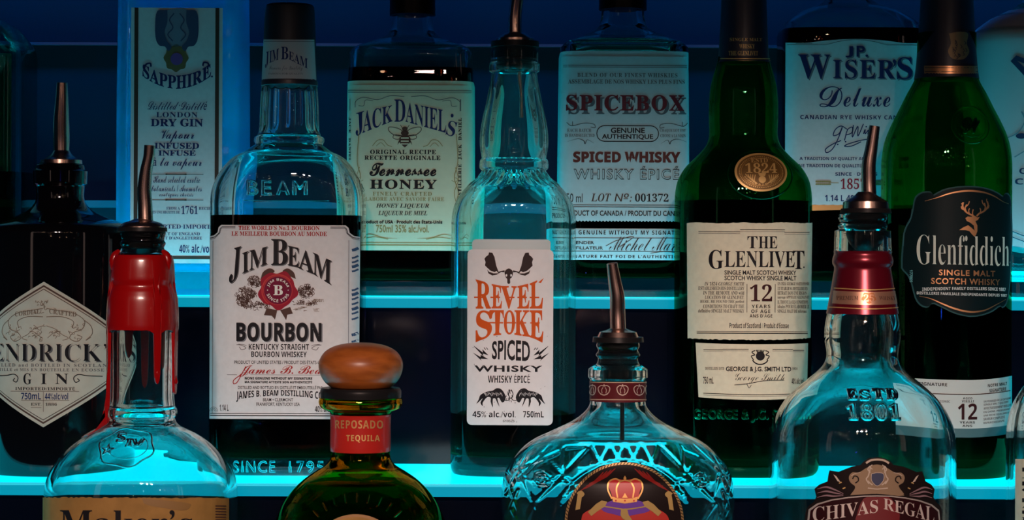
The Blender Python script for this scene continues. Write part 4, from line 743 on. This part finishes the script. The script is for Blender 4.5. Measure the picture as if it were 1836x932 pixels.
L.text('INDEPENDENT FAMILY DISTILLERS SINCE 1887', 1632.5, 1785, 514, 519.5, 'sb', WHITEI, 2, bot=lambda u: 2 * u * u, top=lambda u: 1.5 * u * u); L.text('DISTILLERIE FAMILIALE INDÉPENDANTE DEPUIS 1887', 1624, 1788, 523.6, 529.6, 'sb', WHITEI, 2, bot=lambda u: 2 * u, top=lambda u: 2 * u)
L.text('177805', 1613, 1617.5, 484, 506, 'sb', mat('pale_teal_ink', (.2, .5, .5), .4), 2, rot=-1); L.done('label')
L = Label(b, 6, 0, off=.0003); c1 = lambda x: 681 - 8.5 * max(0, (x - 1715) / 90) ** 1.6 - 3 * max(0, (1715 - x) / 100) ** 2
xs = list(range(1600, 1805, 6)); L.poly([(x, c1(x) + 84) for x in xs] + [(x, c1(x) + 103) for x in xs[::-1]], mat('clear_strip', (.08, .16, .17), .35), 0); L.poly([(x, c1(x)) for x in xs] + [(x, c1(x) + 87) for x in xs[::-1]], mat('cool_white_paper', (.66, .68, .64), .55), 1)
wp = lambda x, y: (x, y + c1(x) - 681)
L.text('OUR SIGNATURE', 1606, 1675, 687, 693, 'sb', BLACK, 2, warp=wp); L.text('NOTRE MALT', 1749, 1789, 690, 695.5, 'sb', BLACK, 2, warp=wp); L.text('SIGNATURE', 1752, 1787, 699, 705, 'sb', BLACK, 2, warp=wp); L.add([[wp(x, y) for x, y in ((a, 706), (a + 6, 706), (a + 6, 707.6), (a, 707.6))] for a in range(1606, 1796, 6)], BROWN, 2)
L.text('AGED', 1703, 1720, 712, 715.5, 'sb', BLACK, 2, warp=wp, sp=1.2); L.text('VIEILLI', 1701, 1723, 717, 721, 'sb', BLACK, 2, warp=wp, sp=1.1); L.text('12', 1694, 1729, 723, 752, 'sb', mat('oxblood_ink'), 2, warp=wp, res=5); L.text('YEARS', 1697, 1725, 755, 759, 'sb', BLACK, 2, warp=wp); L.text('ANS', 1702, 1720, 761, 765, 'sb', BLACK, 2, warp=wp)
for i, (r, x1) in enumerate((('UN PIONNIER DE LA CATÉGORIE', 1800), ('SINGLE MALT QUI SERT', 1793), ('AFFECTUEUSEMENT VIEILLI EN', 1801), ('EN CHÊNE, PRODUISANT', 1797), ('UNE RICHE ÉQUILIBRÉE ET', 1797), ('SAVEUR COMPLEXE', 1784), ('RAFRAÎCHISSANTE', 1783))): L.text(r, 1741, x1, 718 + i * 6.4, 722.4 + i * 6.4, 'sb', GREY, 2, warp=wp)
L.text('ICONIC', 1660, 1680, 718, 722, 'sb', GREY, 2, warp=wp); L.done('lower_label')
# ================================================================== FRONT ROW
BY1 = HY + .26 * F / D1
# --- bourbon with dripping red wax
b = Bottle('bourbon_bottle', 'clear bourbon bottle with dripping red wax on its neck and a torn kraft label', 'bottle', G1, 255, D1, Z1,
           [(414, 40), (419, 41, 'c'), (430, 38), (436, 41), (444, 38), (452, 42, 'c'), (462, 49), (500, 52.5), (512, 51.5), (520, 54), (560, 57), (600, 57.5), (660, 57), (712, 57), (728, 58.5, 'c'), (733, 62), (744, 62), (749, 58, 'c'), (758, 62), (768, 78), (780, 99), (798, 124), (818, 143), (838, 157), (858, 165), (882, 168.5), (920, 169), (1100, 169), (1225, 168), (BY1, 160)],
           n=[(740, 2), (860, 2.5)], depth=[(740, 1), (860, .93)])
b.body(CLEAR, wall=.0042, base=.012, seg=128)
pourer(b, 254, [(392, 13), (396, 22), (400, 34), (406, 40, 'c'), (409, 40, 'c'), (409, 20)], [(260, 398, 13.5, 0), (259, 370, 13, 0), (258, 340, 12.4, -2), (262, 305, 11, -6), (267, 282, 10, -9), (269, 261, 10, -11)], [(408, 10), (408, 44, 'c'), (415, 44.5, 'c'), (416, 32, 'c'), (424, 33), (426, 30), (432, 34), (436, 30), (444, 33), (448, 30), (462, 10)])
DR = [(-2.62, 178, 13), (-2.0, 6, 16), (-1.57, 2, 20), (-.98, 84, 8), (-.55, 4, 10), (-.12, 102, 10), (.8, 40, 12), (1.6, 70, 12), (2.4, 30, 14), (-3.05, 175, 10)]
def drip(t):
    v = 0
    for a, l, w_ in DR:
        d = abs((t - a + PI) % (2 * PI) - PI) * 57; v = max(v, l * max(0, 1 - (d / w_) ** 4))
    return v
DRIPS = [(-160, 178, 9), (-55, 82, 6), (-8, 102, 8.5), (48, 60, 8), (95, 95, 8), (130, 40, 9), (172, 120, 8)]
def edge(t):
    g = math.degrees(t); g = (g + 180) % 360 - 180; v = 0
    for a, l, w_ in DRIPS: dd = abs((g - a + 180) % 360 - 180); v = max(v, l * max(0, 1 - (dd / w_) ** 6) ** .5 + 14 * max(0, 1 - dd / (w_ * 3.2)) ** 2)
    return v
wx = b.shell('wax_seal', 457, 590, WAX, .0016, 256, disp=lambda t, p: (2.2 * win(p, 520, 600, 14) - 1.5 * max(0, 1 - abs(p - 512) / 7) + .5 * math.sin(5 * t) + (1.5 if p > 600 else 0)), edge=edge)
for a, y0, y1, r in ((-160, 735, 766, 6.5), (-8, 672, 690, 5.8), (-55, 655, 671, 4.6)):
    t = math.radians(a); P, Rr = [], []
    for i in range(7):
        y = y0 + (y1 - y0) * i / 6; z = b.z(y); q = b.rr(z)[0] + .0012; P.append((q * math.cos(t), q * math.sin(t), z)); Rr.append(r * b.d / F * (.45, .6, .72, .9, 1, .85, .3)[i])
    tube('wax_drip', P, Rr, WAX, wx, 16, 3, flat=.8)
for sx, a in ((-1, -158), (1, -22)):
    t = math.radians(a); tube('wax_tab', [(b.rr(b.z(y))[0] * 1.04 * math.cos(t), b.rr(b.z(y))[0] * 1.04 * math.sin(t), b.z(y)) for y in (449, 458, 470, 484)], [.0012, .0026, .0026, .001], WAX, wx, 12, 4)
emboss(b, 'embossed_seal', CLEAR, [('/', [(247 + (49 + 3 * math.sin(6 * t)) * math.cos(t), 803 + (34 + 2 * math.sin(6 * t)) * math.sin(t)) for t in [2 * PI * i / 44 for i in range(45)]], 5), ('/', [(250 + 36 * math.cos(t), 801 + 22 * math.sin(t)) for t in [2 * PI * i / 36 for i in range(37)]], 2.5), ('S', 228, 242, 777, 793, 'sb'), ('IV', 246, 277, 788, 800, 'sb'), ('★', 204, 226, 797, 815, 'sans')], .0013)
L = Label(b, 6, 0, off=.0004); L.poly(rg(89.5, 421, lambda x: 892 - 2.2 * math.sin((x - 90) / 331 * PI) + 2.4 * math.sin((x - 90) / 331 * PI), 1.1, 70) + [(421, 1100), (89.5, 1100)], KRAFT, 0)
L.text('Maker’s', 134, 371, 914, 962, 'serif', BLACK, 1, res=5); L.text('MARK', 150, 360, 985, 1050, 'serif', BLACK, 1); 
for i in range(8): L.rect(404.5, 418, 905 + i * 5, 907.4 + i * 5, BROWN)
L.spoly([(285, 893), (330, 897), (368, 903), (360, 914), (322, 910), (290, 903)], mat('kraft_stain', (.25, .14, .04), .6), 1); L.done('label')

# --- tequila with a wooden ball stopper
b = Bottle('tequila_bottle', 'round green glass tequila bottle with a polished wooden ball stopper', 'bottle', G1, 647, D1, Z1,
           [(708, 66), (714, 74, 'c'), (722, 75), (731, 70), (737, 56, 'c'), (745, 53), (800, 53), (812, 52.5), (824, 55), (834, 63), (846, 82), (860, 102), (880, 122), (905, 139), (932, 151), (970, 163), (1010, 168), (1060, 165), (1150, 160), (1225, 160), (BY1, 152)], n=2, depth=.98)
b.body(OLIVE, wall=.0046, base=.012, seg=128); b.liquid(TEQ, 866)
st = b.lathe('wooden_stopper', [(614, 0), (615, 22), (620, 46), (630, 64), (645, 74), (657, 75.5), (672, 72), (684, 65), (694, 54, 'c'), (697, 40)], wood('polished_wood', (.27, .07, .012), (.40, .115, .022)))
b.lathe('stopper_collar', [(695, 30), (695, 70, 'c'), (700, 72.5), (712, 72.5, 'c'), (716, 60)], RUBBER, st)
bd = b.shell('neck_band', 742, 808, REDB, .0005, 72)
L = Label(b, 5, 0, off=.0007); L.text('REPOSADO', 606, 688, 753, 768, 'sb', mat('worn_gold_ink', (.52, .30, .12), .45, .4), 1, sp=1.1); L.text('TEQUILA', 626, 683, 779.5, 793, 'sb', GOLDF, 1, sp=1.12); L.done('neck_band_print', bd)
L = Label(b, 6, 6, off=.0004); L.ell(650, 985, 74, 63, mat('medallion_edge', (.30, .16, .05), .5), 0, 50); L.ell(650, 985, 69, 58, KRAFT, 1, 50); L.text('1942', 615, 685, 975, 1000, 'serif', BROWN, 2); L.done('medallion')
emboss(b, 'embossed_rays', OLIVE, [('/', [(650 + 92 * math.cos(a), 985 + 84 * math.sin(a)), (650 + 108 * math.cos(a), 985 + 101 * math.sin(a))], 6) for a in [math.radians(200 + 140 * i / 12) for i in range(13)]], .0012)

# --- cut glass whisky bottle with crown medallion
SEG = [((1053, 788), (958, 888)), ((1175, 788), (1275, 888)), ((1010, 792), (1010, 868)), ((1214, 792), (1214, 858)), ((1010, 792), (1053, 788)), ((1053, 788), (1070, 820)), ((1087, 788), (1072, 818)), ((1087, 788), (1101, 816)), ((1114, 787), (1101, 816)), ((1114, 787), (1128, 816)), ((1142, 786), (1128, 816)),
       ((1142, 786), (1160, 822)), ((1175, 788), (1160, 822)), ((1010, 868), (1005, 893)), ((958, 888), (945, 925)), ((958, 888), (975, 920)), ((1275, 888), (1247, 925)), ((1275, 888), (1292, 925)), ((985, 792), (930, 850)), ((965, 800), (1030, 860)), ((930, 822), (955, 885)), ((1235, 790), (1300, 850)), ((1250, 805), (1195, 862)), ((1290, 822), (1268, 880)),
       ((945, 812), (908, 880)), ((908, 850), (940, 930)), ((1272, 810), (1308, 880)), ((1308, 850), (1280, 930)), ((918, 905), (950, 960)), ((1298, 905), (1262, 960)), ((1005, 893), (990, 960)), ((1214, 858), (1226, 960)), ((930, 870), (905, 930)), ((1288, 870), (1312, 930)), ((1000, 800), (925, 835)), ((1220, 800), (1296, 832))]
def cut(t, x, p):
    X = 1108 + x; best = 99.
    for (x0, y0), (x1, y1) in SEG:
        if not (min(x0, x1) - 6 < X < max(x0, x1) + 6 and min(y0, y1) - 6 < p < max(y0, y1) + 6): continue
        dx, dy = x1 - x0, y1 - y0; u = max(0, min(1, ((X - x0) * dx + (p - y0) * dy) / (dx * dx + dy * dy))); best = min(best, math.hypot(X - x0 - u * dx, p - y0 - u * dy))
    v = 2.0 * max(0, 1 - best / 4.2)
    r = math.hypot(X - 1113, (p - 935)); v += 3.0 * max(0, 1 - abs(r - 121) / 5)
    for cx_ in (972, 1246):
        r = math.hypot(X - cx_, (p - 848) * 1.15)
        if r < 17: v += 1.6 * math.cos(r * 1.05)
    return v * max(0., min(1., .5 - 2.5 * math.sin(t)))
P = [(657, 48), (661, 53, 'c'), (676, 53.5, 'c'), (681, 50, 'c'), (716, 49.5), (728, 52), (740, 62), (752, 78), (763, 98), (775, 122), (788, 150), (804, 172), (824, 189), (846, 201), (870, 207), (895, 208.5), (925, 206), (960, 198), (1010, 182), (1080, 168), (1180, 160), (1225, 158), (BY1, 150)]
b = Bottle('whisky_bottle', 'cut glass whisky bottle with a pourer and a round black crown medallion', 'bottle', G1, 1108, D1, Z1, [(614, 38), (620, 39), (628, 36), (636, 40), (643, 36), (652, 39)] + P, n=[(740, 2), (860, 2.2)], depth=[(740, 1), (850, .72)])
b.P = [q for a, c in zip(b.P, b.P[1:]) for q in ([a] + ([((a[0] + c[0]) / 2, (a[1] + c[1]) / 2)] if abs(a[0] - c[0]) > .0012 else []))] + [b.P[-1]]
b.body(CLEAR, wall=.0045, base=.014, seg=320, disp=cut)
pourer(b, 1108, [(588, 13), (592, 22), (595, 33, 'c'), (604, 37, 'c'), (606, 20)], [(1108, 590, 14, 0), (1107, 560, 13.6, 0), (1106, 532, 13.2, -3), (1101, 503, 11.5, -6), (1096, 472, 9.6, -10)], [(603, 10), (604, 45, 'c'), (613, 46, 'c'), (614, 31, 'c'), (624, 32), (627, 29), (634, 32), (638, 29), (646, 32), (650, 29), (690, 24), (704, 9)], dip=(1116, 700, 792, 4.0))
bd = b.shell('neck_band', 683, 718, mat('crown_band_paper', (.085, .012, .016), .4), .0004, 72)
L = Label(b, 5, 0, off=.0006); c = mat('band_silver_ink', (.55, .44, .38), .4, .3)
for x in (1063, 1082, 1113.5, 1143, 1160):
    k = .55 if x in (1063, 1160) else 1
    for sx in (1, -1): L.stroke([(x, 692), (x + sx * 5 * k, 691), (x + sx * 9.5 * k, 695), (x + sx * 8.5 * k, 702), (x + sx * 5.5 * k, 706)], 1.5, c); L.stroke([(x + sx * 1.5 * k, 694), (x + sx * 4 * k, 699), (x + sx * 3 * k, 705)], 1.1, c)
    L.stroke([(x - 6 * k, 706), (x, 708), (x + 6 * k, 706)], 2, c); L.ell(x, 690, 1.3, 1.6, c, 1, 8)
for y in (684, 715.5): L.rect(1060, 1157, y, y + 1.6, mat('band_edge_ink', (.42, .30, .22), .4))
L.done('neck_band_print', bd)
L = Label(b, 6, 6, off=.0012); L.ell(1113, 935, 105.5, 104.5, mat('rope_gold', (.42, .26, .10), .45, .5), 0, 90)
for i in range(110): t = 2 * PI * i / 110; L.stroke([(1113 + 101.5 * math.cos(t), 935 + 100.5 * math.sin(t)), (1113 + 105 * math.cos(t + .035), 935 + 104 * math.sin(t + .035))], 1.5, BLACKP, 1, smooth=False)
L.ell(1113, 935, 101, 100, BLACKP, 2, 80)
for sx in (1, -1):
    q = lambda x: 1113 + sx * (x - 1113)
    for k in range(4): L.stroke([(q(1096 - k * 7), 842 + k * 2), (q(1078 - k * 6), 856 + k * 3), (q(1050 - k * 5), 868 + k * 4)], 4.5, DKRED, 3, taper=True)
    L.poly([(q(x), y) for x, y in [(1031, 881), (1040, 885), (1037, 892), (1034, 912), (1026, 914), (1029, 893)]], GOLDI, 3); L.spoly([(q(x), y) for x, y in [(1028, 884), (1036, 880), (1042, 886), (1036, 892)]], GOLDI, 4)
    L.poly([(q(x), y) for x, y in [(1062, 903), (1072, 897), (1082, 899), (1078, 907), (1064, 916), (1054, 924), (1048, 917)]], GOLDI, 5)
L.spoly([(1036, 934), (1040, 920), (1066, 908), (1113, 903), (1160, 908), (1186, 920), (1192, 934), (1190, 1000), (1036, 1000)], mat('cushion_red', (.40, .02, .012), .5), 3)
L.spoly([(1068, 908), (1090, 897), (1113, 895), (1138, 897), (1160, 908), (1154, 916), (1128, 922), (1113, 925), (1094, 921), (1076, 916)], PURPLE, 4); L.stroke([(1068, 906), (1090, 909), (1113, 912), (1138, 909), (1160, 905)], 2.2, GOLDI, 5); L.spoly([(1106, 912), (1116, 911), (1120, 922), (1126, 932), (1114, 931), (1106, 924)], GOLDI, 6)
CR = mat('crown_red', (.46, .02, .02), .45); CG = mat('crown_gold', (.66, .34, .10), .4, .4)
L.spoly([(1092, 895), (1088, 882), (1084, 872), (1088, 863), (1098, 860), (1113, 862), (1128, 860), (1138, 863), (1143, 872), (1139, 882), (1135, 895)], CR, 5)
for P_ in ([(1090, 894), (1083, 878), (1085, 865), (1096, 860), (1106, 864)], [(1136, 894), (1144, 878), (1142, 865), (1131, 860), (1121, 864)], [(1100, 892), (1098, 876), (1104, 865), (1113, 862)], [(1127, 892), (1129, 876), (1123, 865), (1113, 862)]): L.stroke(P_, 2.6, CG, 6)
L.poly([(1090, 890), (1100, 893), (1113, 894), (1126, 893), (1136, 890), (1134, 899), (1113, 902), (1092, 899)], CG, 6); L.ell(1113, 859, 2.6, 2.6, CG, 6, 12); L.rect(1112, 1114, 855, 862, CG, 6); L.poly([(1108, 892), (1113, 884), (1118, 892)], CG, 7)
for x in (1097, 1113, 1129): L.ell(x, 897, 1.8, 1.6, CR, 7, 10)
L.done('medallion')

# --- blended scotch with shield label
b = Bottle('scotch_bottle', 'big clear scotch bottle with a pourer, maroon foil neck and dark arched label', 'bottle', G1, 1546, D1, Z1,
           [(384, 42), (390, 44), (398, 41), (405, 44), (411, 42, 'c'), (414, 50, 'c'), (448, 51, 'c'), (455, 49), (464, 52), (473, 52), (479, 48.5), (490, 50), (515, 54), (540, 58.5), (562, 62.5), (580, 66), (600, 67.5), (615, 66.5), (632, 63.5), (645, 65), (658, 72), (675, 90), (695, 114), (715, 134), (740, 150), (765, 160), (795, 164), (840, 164.5), (1100, 164.5), (1225, 164), (BY1, 156)], n=[(640, 2), (780, 2.3)], depth=[(640, 1), (780, .94)])
b.body(CLEAR, wall=.0042, base=.012, seg=128)
pourer(b, 1551, [(344, 14), (350, 20), (356, 30), (362, 40, 'c'), (374, 41, 'c'), (374, 22)], [(1557, 352, 13, 0), (1556, 325, 13, 0), (1556, 295, 12.6, -2), (1560, 265, 11, -5), (1565, 226, 9.4, -9)], [(373, 10), (374, 44, 'c'), (382, 46, 'c'), (384, 34, 'c'), (392, 36), (396, 32), (404, 36), (408, 32), (420, 35), (440, 26), (452, 10)])
fo = b.shell('neck_foil', 450, 562, FOIL, .0006, 96)
L = Label(b, 5, 4, off=.0008); L.poly([(x, 521 + 2.5 * (1 - ((x - 1547) / 56) ** 2)) for x in range(1493, 1602, 6)] + [(x, 544 + 3 * (1 - ((x - 1547) / 60) ** 2)) for x in range(1604, 1488, -6)], mat('rose_gold_band', (.60, .33, .22), .35, .7), 0)
for y, x0, x1 in ((517, 1494, 1600), (551, 1486, 1608)): L.stroke([(x0, y), (1547, y + 3), (x1, y)], 1.6, GOLDF, 1)
L.text('PREMIUM', 1496, 1529, 531, 538, 'serif', BROWN, 1); L.text('WHISKY', 1565, 1598, 531, 538, 'serif', BROWN, 1); L.ell(1547, 534, 12, 9.5, mat('band_crest', (.42, .15, .05), .4, .5), 1, 20, wob=lambda t: 1.5 * math.sin(5 * t)); L.text('25', 1538, 1556, 528, 541, 'serif', mat('rose_gold_band'), 2); L.done('neck_foil_print', fo)
emboss(b, 'embossed_lettering', CLEAR, [('E', 1501, 1516, 699, 716, 'serif'), ('S', 1522, 1539, 700, 717, 'serif'), ('T', 1545, 1565, 698, 716, 'serif'), ('D', 1570, 1589, 698, 716, 'serif'), ('1801', 1496, 1590, 724, 752, 'serif', dict(sp=1.2))], .0016)
o = lambda P: [(1370 + x / 3.428, 660 + y / 3.428) for x, y in P]
L = Label(b, 6, 8, off=.0004)
OUT = [(186, 932), (190, 880), (204, 848), (236, 818), (246, 790), (236, 742), (262, 716), (308, 696), (314, 650), (320, 628), (345, 632), (372, 636), (410, 620), (450, 604), (500, 594), (520, 572), (550, 552), (602, 545), (650, 552), (682, 570), (702, 592), (760, 602), (810, 620), (850, 636), (886, 630), (896, 655), (908, 692), (946, 712), (970, 740), (962, 790), (980, 818), (1010, 845), (1022, 880), (1024, 932), (1030, 1400), (180, 1400)]
L.poly(o(OUT), BLACKP, 0); GL = mat('warm_grey_ink', (.27, .19, .12), .45, .2)
L.spoly(o([(440, 780), (470, 730), (440, 700), (432, 668), (452, 640), (490, 640), (540, 610), (600, 590), (660, 610), (712, 640), (750, 640), (772, 664), (764, 700), (735, 722), (770, 780), (600, 770)]), GL, 1)
for sx in (1, -1):
    q = lambda P: o([(602 + sx * (x - 602), y) for x, y in P]); L.stroke(q([(470, 705), (488, 690), (484, 668), (464, 662), (454, 680)]), 2.2, BLACKP, 2); L.stroke(q([(500, 640), (470, 646), (446, 660)]), 1, mat('pale_label_ink', (.5, .42, .34), .45), 2)
    L.poly(q([(340, 650), (366, 664), (420, 740), (440, 776), (424, 776), (396, 740)]), BLACKP, 2); L.poly(q([(342, 652), (360, 664), (384, 700), (366, 694)]), mat('pale_label_ink'), 3); L.stroke(q([(374, 706), (390, 700)]), 2, GOLDF, 3); L.stroke(q([(396, 740), (412, 732)]), 2, GOLDF, 3)
    for k in range(3): L.stroke(q([(252, 742 + k * 26), (300, 730 + k * 26), (340, 742 + k * 22), (400, 770 + k * 6)]), 3.2, mat('mauve_ink', (.24, .15, .17), .45), 1, taper=True)
    L.stroke(q([(560, 640), (545, 620), (560, 600), (548, 660), (536, 680), (552, 710)]), 2.2, mat('pale_label_ink'), 3); L.stroke(q([(572, 620), (560, 604), (572, 592)]), 1.6, mat('pale_label_ink'), 3); L.stroke(q([(545, 690), (560, 706), (574, 716)]), 2, mat('pale_label_ink'), 3)
L.spoly(o([(566, 648), (602, 640), (640, 648), (638, 690), (602, 722), (568, 690)]), mat('shield_blue', (.035, .045, .10), .4), 4); L.frame(crom(o([(566, 648), (602, 640), (640, 648), (638, 690), (602, 722), (568, 690), (566, 648)]), 4)[:-1], 1, mat('pale_label_ink'), 5)
L.stroke(o([(534, 582), (560, 566), (602, 560), (645, 566), (674, 582)]), 3.6, mat('pale_label_ink'), 3, smooth=True); L.text('AGED 12 YEARS', 1531, 1562, 826.5, 829.5, 'sb', BLACKP, 4, bot=lambda u: 2 * u * u, top=lambda u: 2 * u * u); L.stroke(o([(545, 735), (602, 741), (668, 735)]), 2, mat('pale_label_ink'), 3)
bn = [(200, 932), (206, 868), (250, 832), (330, 806), (430, 790), (520, 782), (602, 780), (690, 782), (780, 792), (870, 808), (950, 834), (1000, 870), (1008, 932), (1008, 1020), (200, 1020)]
L.poly(o(bn), mat('silver_trim_ink', (.42, .38, .36), .4, .3), 2); L.poly(o([(604 + (x - 604) * .974, y + 7) for x, y in bn]), mat('maroon_black_paper', (.022, .004, .006), .4), 3)
L.spoly(o([(470, 930), (520, 800), (602, 790), (690, 800), (740, 930), (602, 1000)]), mat('banner_red', (.14, .006, .010), .4), 4)
tp = lambda u: 14 * u * u
L.text('CHIVAS', 1437, 1547, 897, 917, 'serif', mat('silver_ink', (.62, .54, .50), .4, .3), 5, res=4, bold=-.005, top=lambda u: 5 - 7 * u, bot=lambda u: 10 - 9 * u); L.text('REGAL', 1557, 1651, 896, 918, 'serif', mat('silver_ink'), 5, res=4, bold=-.005, top=lambda u: 4 + 8 * u, bot=lambda u: 6 + 12 * u)
L.text('SCOTCH WHISKY', 1470, 1620, 990, 1010, 'serif', mat('silver_ink'), 5); L.done('label')

# --- bottle cut by the right edge
b = Bottle('liqueur_bottle', 'clear rounded bottle cut by the right edge in front, with a cream back label', 'bottle', G1, 1906, D1, Z1,
           [(560, 34), (600, 34), (640, 38), (668, 50), (690, 66), (710, 79), (735, 90), (765, 95.5), (800, 96.5), (1100, 96.5), (1225, 96), (BY1, 90)], n=[(640, 2), (780, 3)], depth=.8)
b.body(CLEAR, wall=.004, base=.012, seg=112); b.lathe('cap', [(520, 0), (520, 36, 'c'), (590, 37, 'c'), (590, 20)], BLACKPL)
L = Label(b, 6, 0, off=.0003); L.rect(1812, 1998, 823, 1150, CREAM, 0); xs = [('BOTTLED', 838), ('JAMAICA', 850), ('L’ESPRIT', 863), ('COFFEE LIQUEUR', 875), ('PRODUCT', 893), ('À LA MAISON', 903), ('DE LIQUEUR', 915), ('IMPORTED', 927)]
for t, y in xs: L.text(t, 1820, 1822 + 11 * len(t), y, y + 7.5, 'sb', BLACK, 1)
L.done('label')
